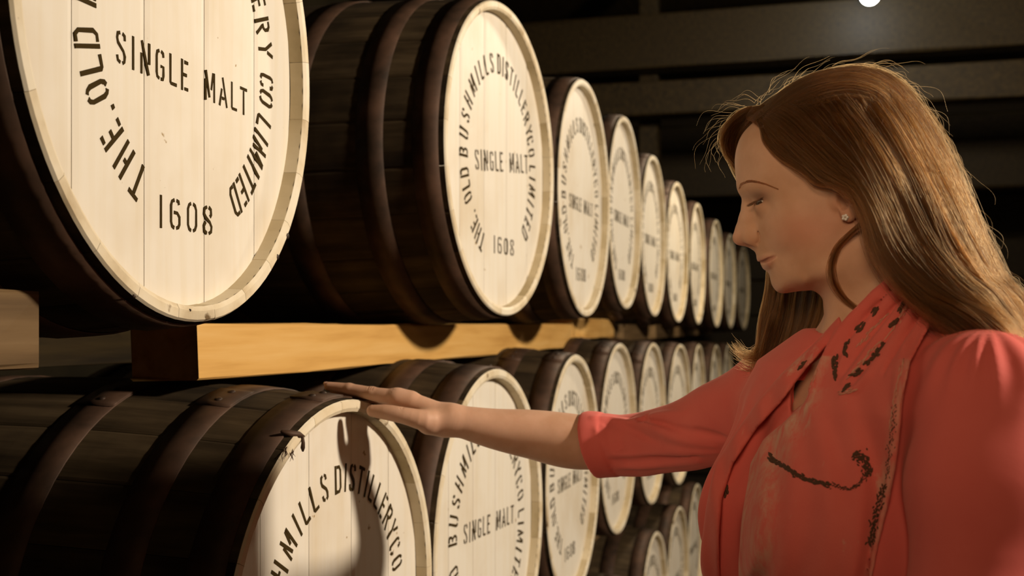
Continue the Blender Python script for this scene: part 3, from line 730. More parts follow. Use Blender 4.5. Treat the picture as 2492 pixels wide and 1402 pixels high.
def m_skin():
    m, nt, b = mat('skin', (0.62, 0.36, 0.24), 0.52, spec=0.25)
    b.inputs['Subsurface Weight'].default_value = 0.25; b.inputs['Subsurface Radius'].default_value = (0.012, 0.005, 0.003); b.inputs['Subsurface Scale'].default_value = 0.5
    nz, rp = noise_ramp(nt, [(0.35, (0.58, 0.335, 0.215)), (0.65, (0.66, 0.40, 0.275))], (1, 1, 1), 28.0, 5)
    c = rp.outputs[0]
    for nm, col in (('blush', (0.62, 0.24, 0.17)), ('lips', (0.50, 0.16, 0.13)), ('eyeshadow_tint', (0.25, 0.13, 0.09))):
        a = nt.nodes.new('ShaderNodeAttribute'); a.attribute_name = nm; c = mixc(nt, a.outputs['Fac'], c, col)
    nt.links.new(c, b.inputs['Base Color'])
    n2 = nt.nodes.new('ShaderNodeTexNoise'); n2.inputs['Scale'].default_value = 900; n2.inputs['Detail'].default_value = 2
    tc = nt.nodes.new('ShaderNodeTexCoord'); nt.links.new(tc.outputs['Object'], n2.inputs['Vector']); bump(nt, b, n2.outputs['Fac'], 0.12, 0.0004)
    return m
SKIN = m_skin()
v, q = surface_nets(skin, (-.09, .86, -.64), (.90, 1.64, .32), 0.0014)
hv = np.stack([v[:, 0], np.abs(YH - v[:, 1]), v[:, 2]], 1)
isH = (v[:, 2] > hp(1900, 800)[2]) & (v[:, 0] > .5)
def gs(c, r): return np.exp(-((hv - c)**2/np.asarray(r)**2).sum(1))*isH
lipd = np.minimum(chain(hv, UPL, [.0046, .0047, .0040, .0032, .0014]), chain(hv, LOL, [.0052, .0050, .0042, .0032, .0012]))
attrs = {'blush': np.clip(.45*gs(hp(1960,560,.065), (.035, .05, .022)) + .3*gs(hp(1800,580,0), (.012,.012,.012)) + .25*gs(hp(2060,500,.08), (.02,.02,.03)), 0, 1),
         'lips': np.clip(1 - np.clip(lipd + .0004, 0, .0015)/.0015, 0, 1)*isH*.42,
         'eyeshadow_tint': np.clip(.9*gs(EYE_C + eyedir(.95, .45)*.0135, (.010, .012, .0055)), 0, 1)}  # eyeshadow worn on the upper lid
body, BV = np_mesh('body', v, q, SKIN, WOMAN, attrs, 4, lambda v_: np.clip((v_[:, 0] - .135)/.02, 0, 1)*(v_[:, 0] < .50)*(v_[:, 1] > 1.3))
print('body', len(q))
# ---- eyes, lids, brows
def surf(px, py, fn, y0=0.85, y1=1.45, lift=0.0):       # first point of a surface along the line of sight through (px, py)
    d = ray(px, py); lo, hi = y0, y1
    for n_ in (120, 24, 12):
        ys = np.linspace(lo, hi, n_); P = np.array([D, 0, 0]) + d*(ys/d[1])[:, None]
        i = np.nonzero(fn(P) < lift)[0]
        if not len(i): return None
        i = i[0]; lo, hi = ys[max(i - 1, 0)], ys[i]
    return P[i]
def kid(mb, name, m, parent=None):
    o = mb.build(name, m, parent or WOMAN)
    o.matrix_parent_inverse = Matrix.Translation(-Vector(WOMAN.location)) if parent is None else Matrix.Identity(4)
    return o
def up(p): return (p[0], p[1], p[2] + EYE)
def m_eye():
    m, nt, b = mat('eye_white', (0.72, 0.66, 0.58), 0.08, spec=0.6)
    return m
EYEM = m_eye(); IRISM = mat('iris', (0.05, 0.025, 0.012), 0.08, spec=0.7)[0]; PUP = mat('pupil', (0.006, 0.005, 0.004), 0.05, spec=0.7)[0]
GZ = eyedir(.85, -.25)                                  # gaze: ahead and down
for s in (1, -1):
    c = np.array([EYE_C[0], YH - s*EYE_C[1], EYE_C[2]]); g = np.array([GZ[0], -s*GZ[1], GZ[2]]) if s > 0 else np.array([GZ[0], GZ[1], GZ[2]])
    g = g/np.linalg.norm(g)
    u = np.cross(g, [0, 0, 1]); u /= np.linalg.norm(u); w_ = np.cross(u, g)
    def band(t0, t1, rr, n=8, k=24):
        vs_ = []; fs = []
        for i in range(n + 1):
            t = t0 + (t1 - t0)*i/n
            for j in range(k):
                a = 2*math.pi*j/k; dv = g*math.cos(t) + (u*math.cos(a) + w_*math.sin(a))*math.sin(t); vs_.append(up(c + dv*rr))
        for i in range(n):
            for j in range(k): fs.append((i*k+j, i*k+(j+1)%k, (i+1)*k+(j+1)%k, (i+1)*k+j))
        return vs_, fs
    mb = MB(); mb.add(*band(.45, math.pi - .001, EYE_R)); e = kid(mb, 'eyeball', EYEM)
    mb = MB(); mb.add(*band(.18, .47, EYE_R + .0002)); kid(mb, 'iris', IRISM)
    mb = MB(); mb.add(*band(.001, .19, EYE_R + .0002)); kid(mb, 'pupil', PUP)
def hair_curves(name, strands, radii, m, parent=None, kind=None):
    cu = bpy.data.hair_curves.new(name); cu.add_curves([len(s_) for s_ in strands])
    pos = np.concatenate(strands).astype(np.float32) + np.array([0, 0, EYE], np.float32)
    cu.attributes['position'].data.foreach_set('vector', pos.ravel())
    ra = cu.attributes.get('radius') or cu.attributes.new('radius', 'FLOAT', 'POINT')
    ra.data.foreach_set('value', np.concatenate(radii).astype(np.float32))
    cu.materials.append(m)
    o = bpy.data.objects.new(name, cu); COL.objects.link(o); o.parent = WOMAN; o.matrix_parent_inverse = Matrix.Translation(-Vector(WOMAN.location))
    if kind: o['kind'] = kind
    return o
def m_hair(name, col, rough=0.40, rr=0.45):
    m = bpy.data.materials.new(name); m.use_nodes = True; nt = m.node_tree; nt.nodes.remove(nt.nodes['Principled BSDF'])
    h = nt.nodes.new('ShaderNodeBsdfHairPrincipled'); h.model = 'CHIANG'; h.parametrization = 'COLOR'
    h.inputs['Color'].default_value = (*col, 1); h.inputs['Roughness'].default_value = rough; h.inputs['Radial Roughness'].default_value = rr
    h.inputs['IOR'].default_value = 1.32; h.inputs['Random Roughness'].default_value = 0.3
    hi = nt.nodes.new('ShaderNodeHairInfo'); rp = nt.nodes.new('ShaderNodeValToRGB'); e = rp.color_ramp.elements
    e[0].color = (col[0]*.55, col[1]*.5, col[2]*.45, 1); e[1].color = (min(col[0]*1.5, 1), min(col[1]*1.5, 1), min(col[2]*1.5, 1), 1)
    nt.links.new(hi.outputs['Random'], rp.inputs[0]); nt.links.new(rp.outputs[0], h.inputs['Color'])
    nt.links.new(h.outputs[0], nt.nodes['Material Output'].inputs[0]); return m
HAIRM = m_hair('brown_hair', (0.085, 0.036, 0.0105)); DARKH = m_hair('lash_hair', (0.03, 0.018, 0.01)); BROWH = m_hair('brow_hair', (0.075, 0.034, 0.014))
def bez(pts, n):                                        # smooth curve through points
    p = np.asarray(pts, float); t = np.r_[0, np.cumsum(np.linalg.norm(np.diff(p, axis=0), axis=1) + 1e-9)]; t /= t[-1]
    P0 = np.vstack([2*p[0] - p[1], p, 2*p[-1] - p[-2]]); out = np.empty((n, p.shape[1])); u = np.linspace(0, 1, n)
    i = np.clip(np.searchsorted(t, u, side='right') - 1, 0, len(p) - 2); f = ((u - t[i])/(t[i+1] - t[i]))[:, None]
    a, b_, c, d = P0[i], P0[i+1], P0[i+2], P0[i+3]
    return 0.5*((2*b_) + (c - a)*f + (2*a - 5*b_ + 4*c - d)*f**2 + (3*b_ - a - 3*c + d)*f**3)
brow_line = bez([(1799,461),(1803,451),(1812,445),(1826,442),(1845,444.5),(1865,450),(1888,459)], 40)
for s in (1, -1):
    st = []; rd = []
    for i in range(260):
        t = random.random()**.9; k = min(int(t*39), 38); p = brow_line[k]; q = brow_line[min(k+2, 39)]; wd = 2.5*(1 - .75*t)*min(1, .5 + 4*t)
        dr = (q - p)/np.linalg.norm(q - p); off = random.uniform(-1, 1)*wd
        a = p + np.array([-dr[1], dr[0]])*off; L2 = random.uniform(7, 12)
        b_ = a + dr*L2*.5 + np.array([0, -1.0 + .6*off]); c = a + dr*L2 + np.array([0, .3*off])
        ps = [surf(x_, y_, head, 1.0, 1.22, .0003) for x_, y_ in (a, b_, c)]
        if any(x_ is None for x_ in ps): continue
        ps = np.array(ps)
        if s < 0: ps[:, 1] = 2*YH - ps[:, 1]
        st.append(ps); rd.append(np.array([.00016, .00018, .00006]))
    hair_curves('eyebrow', st, rd, BROWH, None, 'stuff')
    st = []; rd = []
    for i in range(90):
        a = .02 + 1.4*i/89; el = np.interp(a, [.05, .4, .8, 1.15, 1.45], [-.12, -.06, .02, .14, .30]) + .13
        r0 = EYE_R + .0019; p0 = EYE_C + eyedir(a, el)*r0; o_ = eyedir(a, el - .25); tn = np.array([math.sin(a), math.cos(a), 0])
        L2 = random.uniform(.0065, .0100)*(1 - .30*abs(a - .6))
        p1 = p0 + o_*L2*.5 + np.array([0, 0, -.0012]); p2 = p0 + o_*L2 + np.array([0, 0, -.0010]) + tn*random.uniform(-.0008, .0008)
        ps = np.array([p0, p1, p2]); ps[:, 1] = YH - s*ps[:, 1]; st.append(ps); rd.append(np.array([.00022, .00017, .00004]))
    hair_curves('eyelash', st, rd, DARKH, None, 'stuff')
# ---- hair
def G(*pts): return [np.array(at(p[0], p[1], YH - p[2])) for p in pts]
NEAR = [
 G((1846,297,.030),(1857,320,.048),(1869,356,.060),(1905,392,.070),(1952,418,.077),(1998,452,.081),(2034,452,.086),(2074,478,.094),(2103,530,.096),(2120,600,.094),(2160,672,.094),(2222,750,.106),(2298,814,.122),(2395,866,.132),(2532,991,.135)),
 G((1850,287,.022),(1890,314,.054),(1950,365,.078),(2020,428,.090),(2085,470,.099),(2120,540,.102),(2145,610,.102),(2190,672,.104),(2260,730,.112),(2350,780,.124),(2532,964,.132)),
 G((1880,262,.012),(1945,285,.050),(2015,345,.080),(2075,420,.095),(2125,500,.103),(2165,590,.105),(2215,660,.106),(2285,722,.110),(2375,775,.120),(2532,941,.128)),
 G((1925,238,.010),(1995,262,.048),(2062,325,.078),(2120,415,.095),(2170,510,.102),(2215,600,.104),(2275,675,.106),(2350,735,.110),(2430,780,.118),(2532,918,.122)),
 G((1975,214,.008),(2040,236,.045),(2105,305,.074),(2165,400,.091),(2218,505,.099),(2265,600,.102),(2325,680,.104),(2400,740,.108),(2532,901,.114)),
 G((2030,194,.006),(2092,212,.038),(2155,280,.064),(2215,385,.081),(2268,495,.091),(2315,595,.096),(2372,680,.097),(2435,740,.098),(2532,897,.104)),
 G((2075,180,.004),(2135,198,.030),(2200,272,.050),(2258,380,.064),(2308,490,.075),(2352,595,.081),(2405,685,.083),(2460,740,.084),(2537,889,.090)),
 G((2095,168,.000),(2165,188,.015),(2230,268,.028),(2285,375,.040),(2332,485,.050),(2376,590,.056),(2420,680,.060),(2470,735,.064),(2542,882,.070)),
 G((2095,166,-.01),(2175,190,-.008),(2242,272,-.004),(2298,378,.004),(2345,485,.014),(2388,590,.022),(2428,675,.030),(2475,725,.036),(2547,869,.04)),
 G((2090,168,-.02),(2165,195,-.035),(2235,285,-.045),(2292,395,-.040),(2340,510,-.028),(2390,620,-.012),(2435,700,.0),(2542,877,.01)),
 G((2085,172,-.03),(2150,205,-.060),(2215,300,-.078),(2270,415,-.080),(2320,530,-.075),(2375,640,-.065),(2440,730,-.05),(2542,907,-.05)),
]
FARS = [
 G((1868,262,.010),(1832,274,-.010),(1800,290,-.026),(1778,315,-.038),(1768,345,-.048),(1776,385,-.058),(1805,440,-.072),(1845,520,-.086),(1866,600,-.094),(1866,690,-.098),(1852,780,-.100),(1845,860,-.100),(1828,950,-.098)),
 G((1895,248,.006),(1860,256,-.018),(1828,278,-.038),(1808,312,-.052),(1808,360,-.066),(1830,420,-.080),(1865,490,-.090),(1890,570,-.096),(1895,670,-.098),(1890,760,-.098),(1868,850,-.098),(1838,960,-.096)),
 G((1945,228,.003),(1920,240,-.030),(1895,285,-.058),(1890,350,-.076),(1905,430,-.088),(1930,520,-.095),(1940,620,-.096),(1938,710,-.094),(1925,800,-.092),(1895,880,-.094),(1850,950,-.096)),
 G((2000,206,.002),(1990,225,-.036),(1975,290,-.068),(1970,370,-.084),(1975,470,-.092),(1985,570,-.094),(1990,670,-.090),(1982,750,-.086),(1960,820,-.084),(1915,890,-.088),(1860,950,-.092)),
 G((2050,190,.0),(2050,215,-.040),(2045,290,-.072),(2040,390,-.086),(2035,490,-.090),(2030,590,-.086),(2022,680,-.080),(2012,750,-.076),(1992,810,-.074),(1955,865,-.078),(1900,920,-.084)),
 G((2080,178,-.01),(2100,215,-.050),(2120,300,-.078),(2125,400,-.088),(2110,500,-.088),(2085,600,-.080),(2055,690,-.070),(2035,755,-.064),(2015,800,-.062),(1985,840,-.066),(1950,880,-.072)),
]
TUFT = [
 G((1856,256,.000),(1818,264,-.012),(1784,284,-.024),(1760,314,-.034),(1754,345,-.042),(1765,378,-.050),(1788,404,-.056)),
 G((1866,258,.004),(1832,270,-.012),(1802,290,-.026),(1780,318,-.036),(1773,350,-.044),(1780,384,-.052),(1797,414,-.060)),
 G((1876,260,.008),(1848,276,-.010),(1822,296,-.024),(1802,322,-.038),(1792,352,-.048),(1794,388,-.056),(1806,420,-.064)),
 G((1880,262,.016),(1852,282,.006),(1832,296,-.008),(1812,316,-.026),(1800,342,-.040),(1797,372,-.050),(1806,410,-.060)),
]
TOPS = [
 G((1832,296,-.030),(1870,256,-.034),(1940,216,-.036),(2030,184,-.034),(2110,178,-.030),(2190,225,-.026),(2255,315,-.020),(2308,415,-.012),(2355,515,.0),(2400,620,.012),(2450,710,.02),(2542,882,.03)),
 G((1818,290,-.010),(1862,248,-.010),(1940,206,-.010),(2030,174,-.008),(2110,170,-.006),(2188,210,-.002),(2255,300,.004),(2308,400,.012),(2352,505,.022),(2395,610,.032),(2445,700,.04),(2542,879,.045)),
 G((1826,294,.012),(1872,252,.014),(1948,210,.014),(2036,180,.014),(2112,178,.016),(2185,225,.020),(2248,318,.028),(2300,420,.036),(2345,520,.046),(2388,620,.054),(2440,705,.06),(2542,887,.065)),
 G((1840,304,.032),(1888,270,.040),(1962,234,.042),(2045,208,.042),(2118,212,.042),(2188,268,.046),(2245,360,.056),(2294,460,.066),(2338,560,.074),(2385,650,.080),(2440,725,.084),(2542,897,.088)),
 G((1856,318,.050),(1905,292,.060),(1985,268,.064),(2065,250,.062),(2130,262,.062),(2192,320,.068),(2245,410,.078),(2292,505,.086),(2335,600,.092),(2385,680,.096),(2445,745,.098),(2542,907,.100)),
]
FLIP = [
 G((1900,690,-.096),(1885,760,-.098),(1868,812,-.100),(1845,845,-.102),(1818,858,-.104),(1790,842,-.106),(1768,818,-.108)),
 G((1915,700,-.096),(1902,770,-.098),(1885,830,-.100),(1860,872,-.102),(1832,886,-.104),(1805,872,-.106),(1782,850,-.108)),
 G((1925,710,-.094),(1915,780,-.096),(1900,845,-.098),(1876,895,-.100),(1850,925,-.102),(1828,936,-.104),(1808,940,-.106)),
]
hr = np.random.default_rng(11)
def push(P, off):                                        # keep hair outside the skull
    off = np.broadcast_to(off, (len(P),)) if np.ndim(off) else np.full(len(P), off)
    P = P.copy(); m = np.nonzero(P[:, 2] > hp(1900,700)[2])[0]
    for _ in range(3):
        q_ = P[m]; d = head(q_, False); k = d < off[m]
        if not k.any(): break
        q_ = q_[k]; d = d[k]; e = 1e-3
        g = np.stack([head(q_ + np.array(v_)*e, False) - head(q_ - np.array(v_)*e, False) for v_ in ((1,0,0),(0,1,0),(0,0,1))], 1)
        g /= np.linalg.norm(g, axis=1)[:, None] + 1e-9
        P[m[k]] = q_ + g*(off[m][k] - d)[:, None]
    return P
def sheet(guides, n, npt=30, depth=.012, wave=.0035, clump=13, rads=.00021, r0=0.0, tmin=.82, jit=.0014, big=.006):
    Gd = np.array([bez(push(np.array(g), .004), npt) for g in guides]); ng = len(guides); st = []; rd = []; offs = []
    cl_u = hr.uniform(0, ng - 1, clump*(ng - 1)); cl_ph = hr.uniform(0, 6.28, (len(cl_u), 2)); cl_a = hr.uniform(.3, 1.0, len(cl_u)); cl_d = hr.uniform(0, 1, len(cl_u))
    T = np.linspace(0, 1, npt); 
    def interp(u):
        i = min(int(u), ng - 2); f = u - i; return Gd[i]*(1-f) + Gd[i+1]*f
    for _ in range(n):
        u = hr.uniform(0, ng - 1); ci = np.argmin(np.abs(cl_u - u) + hr.uniform(0, .10, len(cl_u)))
        P = interp(u); Pc = interp(cl_u[ci]); k = (np.clip(T*1.6 - .25, 0, 1)**1.2*hr.uniform(.35, .97))[:, None]
        P = P*(1-k) + Pc*k
        ctr = np.array([hp(2050,400)[0], YH, P[:, 2].mean()])
        dn = hr.uniform(0, 1)**.8; tt = np.clip(T*2.2, .12, 1)
        side = np.sign((YH - P[:, 1:2]).mean() + 1e-6)
        P = P - np.array([0, 1, 0])*side*(dn*depth*tt*min(1, .2 + .7*u))[:, None]
        env = np.clip(T*1.5 - .28, 0, 1)
        P = P + np.array([0, 1, 0])*side*(big*env*(.9 + np.sin(T*13 + u*1.1) + .6*np.sin(T*21 - u*1.7)))[:, None]*-1
        w1 = np.sin(T*9.5 + cl_ph[ci, 0])*env*wave*cl_a[ci]; w2 = np.sin(T*8.0 + cl_ph[ci, 1])*env*wave*cl_a[ci]
        tan = np.gradient(P, axis=0); tan /= np.linalg.norm(tan, axis=1)[:, None] + 1e-9
        nrm = np.stack([-tan[:, 2], 0*T, tan[:, 0]], 1)
        P = P - np.array([0, 1, 0])*side*(cl_d[ci]*.014*env)[:, None]; P = P + nrm*w1[:, None] + np.array([0, 1, 0])*w2[:, None]*1.3
        P = P + hr.normal(0, jit, 3)*(np.clip(T*3, .15, 1))[:, None] + (nrm*(np.sin(T*hr.uniform(8, 22) + hr.uniform(0, 6.28))*hr.uniform(0, .0011)*env)[:, None])
        m_ = int(npt*hr.uniform(tmin, 1.0)); a_ = int(hr.uniform(0, .2)*npt) if hr.random() < .65 else 0
        P = P[a_:max(m_, 6)]
        offs.append(np.full(len(P), .0030 + dn*.010*min(1, .15 + .8*u))*np.clip(.12 + 4*np.linspace(0, 1, len(P)), 0, 1)); st.append(P); rd.append(rads*np.interp(np.linspace(0, 1, len(P)), [0, .1, .7, 1], [.8, 1, .9, .25]))
    ln = np.cumsum([len(p_) for p_ in st])[:-1]; A_ = push(np.concatenate(st), np.concatenate(offs)); st = np.split(A_, ln)
    return list(st), rd
st, rd = sheet(NEAR, 15000, wave=.005)
s2, r2 = sheet(TOPS, 4500, wave=.004, depth=.004, tmin=.7, big=.003); st += s2; rd += r2
s2, r2 = sheet(TOPS, 420, wave=.007, depth=-.003, tmin=.5, big=.002, jit=.0035, rads=.00014); st += s2; rd += r2
s2, r2 = sheet(NEAR, 1600, wave=.008, depth=.020, rads=.00015, jit=.0035); st += s2; rd += r2
hair_curves('hair', st, rd, HAIRM, None, 'stuff')
st, rd = sheet(FARS, 7500, depth=.012, wave=.004, tmin=.8)
s2, r2 = sheet(FARS[1:], 3500, depth=-.016, wave=.004, tmin=.85, big=-.002); st += s2; rd += r2
s2, r2 = sheet(TUFT, 1800, depth=.003, wave=.0015, tmin=.75, big=.0, jit=.0016); st += s2; rd += r2
s2, r2 = sheet(FLIP, 900, depth=.006, wave=.004, tmin=.6, jit=.003); st += s2; rd += r2
hair_curves('far_side_hair', st, rd, HAIRM, None, 'stuff')
# stray hairs that catch the light, and the loose lock in front of the neck
st = []; rd = []
for i in range(165):
    gs_ = NEAR[3:9] if i < 100 else (TUFT[:2] if i < 130 else TOPS[:3])
    g = bez(gs_[hr.integers(len(gs_))], 30); k = hr.integers(0, 24) if i < 130 else hr.integers(1, 14); p = g[k].copy(); p[1] -= .0 ; tan = g[k+1] - g[k]; tan /= np.linalg.norm(tan)
    nrm = np.array([-tan[2], 0, tan[0]]); nrm *= np.sign(nrm @ (p - np.array([hp(2060,470)[0], YH, hp(2060,470)[2]])))
    L2 = hr.uniform(.02, .055); b1 = hr.uniform(.25, 1.0)*(1 if i < 130 or i % 3 == 0 else .45); ph = hr.uniform(0, 6.28)
    ts = np.linspace(0, 1, 12)[:, None]
    p = push(p[None], .010)[0]; P = p + tan*ts*L2 + nrm*(np.sin(ts*2.2)*b1*L2*.45 + .004) + nrm*.0025*np.sin(ts*7 + ph) + np.array([0, 1, 0])*ts*hr.normal(0, .008)
    st.append(P); rd.append(np.full(12, .00014)*np.linspace(1, .4, 12))
LOCK = G((2096,545,.088),(2068,570,.080),(2040,600,.070),(2024,640,.062),(2026,680,.058),(2044,715,.052),(2066,738,.050),(2092,756,.052))
for i in range(130):
    P = bez(LOCK, 24) + hr.normal(0, .0011, 3) + np.array([0, 0, 0]); P += (hr.normal(0, .0012, 3))*np.sin(np.linspace(0, 3.1, 24))[:, None]
    st.append(P); rd.append(np.full(24, .00018))
hair_curves('stray_hair', st, rd, HAIRM, None, 'stuff')
# solid mass under the strands
def loft(guides, name, inset, thick, m):
    Gd = np.array([bez(push(np.array(g), .002), 26) for g in guides]); Gd = push(Gd.reshape(-1, 3), .0018).reshape(Gd.shape); n, k = Gd.shape[:2]; A_ = []
    C0 = np.array([hp(2060,430)[0], YH, hp(2060,430)[2]])
    for layer in (inset, inset + thick):
        Q = Gd.copy(); side = np.sign(YH - Q[..., 1].mean()); T = np.linspace(0, 1, k)
        d = C0 - Q; d /= np.linalg.norm(d, axis=-1, keepdims=True); mixw = np.clip(T*2 - .5, 0, 1)[None, :, None]
        dirv = d*(1 - mixw) + np.array([0, side, 0])*mixw
        A_.append(push((Q + dirv*layer).reshape(-1, 3), .0022 if layer == inset else -.004))
    V_ = np.concatenate(A_); N = n*k; fs = []
    for i in range(n-1):
        for j in range(k-1):
            a = i*k + j; fs.append((a, a+1, a+k+1, a+k)); fs.append((N+a, N+a+k, N+a+k+1, N+a+1))
    for j in range(k-1):
        a = j; fs.append((a, N+a, N+a+1, a+1)); a = (n-1)*k + j; fs.append((a, a+1, N+a+1, N+a))
    for i in range(n-1):
        a = i*k; fs.append((a, a+k, N+a+k, N+a)); a = i*k + k-1; fs.append((a, N+a, N+a+k, a+k))
    mb = MB(); mb.add([up(p) for p in V_], fs); return kid(mb, name, m)
HB, hnt, hb_ = mat('hair_underlayer', (0.055, 0.026, 0.010), 0.55, spec=0.3)
_nz, _rp = noise_ramp(hnt, [(0.3, (0.028, 0.013, 0.005)), (0.7, (0.085, 0.042, 0.017))], (1, 1, 1), 40, 4); hnt.links.new(_rp.outputs[0], hb_.inputs['Base Color'])
loft(NEAR[1:], 'hair_underlayer', .005, .006, HB)
loft(FARS[2:], 'hair_underlayer', .005, .006, HB)
# ---- earrings
GOLD = mat('earring_gold', (0.8, 0.55, 0.25), 0.2, 1.0)[0]; CRY = mat('earring_crystal', (0.9, 0.88, 0.85), 0.05, 0.3, 0.9)[0]
for s in (1, -1):
    p = surf(2057, 529, head, 1.0, 1.2, .0008)
    if s < 0: p = np.array([p[0], 2*YH - p[1], p[2]])
    mb = MB()
    for a in range(5):
        c = np.array([math.cos(a*1.257), 0, math.sin(a*1.257)])*.0020 + p
        n0 = len(mb.v); ring = []
        for (rr, yy) in ((.0016, 0), (.0014, .0009), (.0006, .0014)):
            for k in range(8): ring.append(up(c + np.array([rr*math.cos(k*.785), -s*yy, rr*math.sin(k*.785)])))
        mb.add(ring, [(i*8+k, i*8+(k+1)%8, (i+1)*8+(k+1)%8, (i+1)*8+k) for i in range(2) for k in range(8)] + [tuple(16+k for k in range(8))])
    e = kid(mb, 'earring', CRY); e['label'] = 'tiny silver crystal flower stud earring'
# ---- clothes
def wrinkle(P, f=1.0):
    x, y, z = P.T
    return np.sin(x*38*f + 3*np.sin(z*9) + y*21)*np.sin(z*13*f + 2*np.sin(x*17 + y*12))
SLF = dense([SH_F + np.array([.01, .0, .0]), at(1690,1052,1.475), at(1560,1082,1.570), at(1437,1083,1.580)], [.060, .0485, .0445, .0470], 9)
SLN = ([SH_N + np.array([-.004, .0, .006]), SH_N*.75 + ELN*.25 + np.array([-.012, -.004, 0]), SH_N*.35 + ELN*.65 + np.array([-.018, 0, 0]), ELN + np.array([-.024, 0, -.03])], [.060, .0610, .0605, .0620])
CUFA = at(1437,1083,1.580); CUFN = (CUFA - at(1560,1080,1.572)); CUFN /= np.linalg.norm(CUFN)
CUFN = CUFN + np.array([0, 0, -.22]); CUFN /= np.linalg.norm(CUFN)
VNK = [at(px, py, 1.12)[[0, 2]] for px, py in ((1985,780),(2030,760),(2080,770),(2060,830),(2010,900),(1955,985),(1925,1010),(1925,960),(1950,880))]
def blouse0(P):
    d = torso(P, .010, .008, True, .02)
    l, f, z = loc(P)
    # yoke over the shoulders
    d = smin(d, cap(P, NECK[0][3] + np.array([.0, -.02, -.02]), SH_N + np.array([-.01, 0, .004]), .058, .054), .04)
    d = smin(d, cap(P, NECK[0][3] + np.array([.0, .02, -.055]), SH_F + np.array([.01, 0, .0]), .050, .048), .04)
    return d
_sl = lambda P: chain(P, *SLF)
def on_sleeve(line, r, depth):
    pp = [surf(px, py, _sl, 1.2, 1.75) for px, py in line]; pp = [p_ + np.array([0, depth, 0]) for p_ in pp if p_ is not None]
    n_ = 8; return bez(pp, n_), [r*math.sin(math.pi*(.08 + .84*i/(n_-1))) + .0004 for i in range(n_)]
RID = [on_sleeve(l_, r_, .0035) for l_, r_ in (([(1442,1022),(1490,1022),(1550,1032),(1630,1050)], .0055), ([(1540,1022),(1580,1034),(1640,1062),(1740,1085)], .0065), ([(1480,1108),(1560,1104),(1650,1098),(1745,1100)], .0050), ([(1560,1022),(1610,1014),(1670,1004)], .0050), ([(1452,1050),(1475,1085),(1520,1120)], .0040), ([(1500,1138),(1600,1132),(1700,1120)], .0045))]
GRV = [on_sleeve(l_, r_, -.0010) for l_, r_ in (([(1555,1022),(1600,1028),(1660,1046),(1755,1064)], .0038), ([(1560,1024),(1566,1018),(1580,1018)], .0036), ([(1470,1030),(1540,1050),(1600,1075)], .0026), ([(1490,1122),(1580,1118),(1700,1110)], .0028), ([(1690,1050),(1735,1062),(1770,1066)], .0040))]
def sleeve_far(P):
    d = chain(P, *SLF)
    x, y, z = P.T
    for a_, r_ in RID: d = smin(d, chain(P, a_, r_), .007)
    for a_, r_ in GRV: d = smax(d, -chain(P, a_, r_), .006)
    d = d + .0010*np.sin(x*75 + z*60 + y*20)
    d = smax(d, (P - CUFA) @ CUFN, .002)                       # the cuff end
    d = smax(d, -(chain(P, [CUFA - CUFN*.002, CUFA + CUFN*.05], [.0405, .0425])), .002)
    # hem of the cuff
    t = (P - CUFA) @ CUFN; band = np.exp(-((t + .030)/.0016)**2); d = d + .0012*band - .0012*(t > -.030)*(t < .002)
    return d
def sleeve_near(P):
    d = chain(P, *SLN, .02); x, y, z = P.T
    top = SH_N[2] + .055; t = np.clip((top - z)/.10, 0, 1); ang = np.arctan2(y - SH_N[1], x - SH_N[0])
    # gathered head of the sleeve
    d = d - .0022*np.sin(ang*15 + 2.5*np.sin(ang*3.1) + 1.5*np.sin(z*40))*np.exp(-((z - (SH_N[2] + .038))/.026)**2)
    d = d - .0025*np.sin(ang*5 + z*6 + 1.0)*np.clip(t, 0, 1)
    return d
def seam(P): return None
def blouse(P):
    d = blouse0(P); l, f, z = loc(P)
    # hanging folds down the front
    fold = np.sin(l*95 + 6*np.sin(z*5 + l*10))*np.clip((-z - .05)/.15, 0, 1)*(f > 0); d = d - .0045*fold
    sn = sleeve_near(P); d = smin(d, sn, .010); m_ = (P[:, 0] < .74) & (P[:, 1] > 1.18); d[m_] = smin(d[m_], sleeve_far(P[m_]), .022)
    x, y, zz = P.T
    nk = chain(P, *NECK, .02) - .012
    d = smax(d, -nk*(zz > -.06) - 1*(zz <= -.06), .006)
    v2 = poly2(x, zz, VNK); d = smax(d, np.minimum(-v2, 1.0)*(y < 1.16) - 1*(y >= 1.16), .004)
    return d
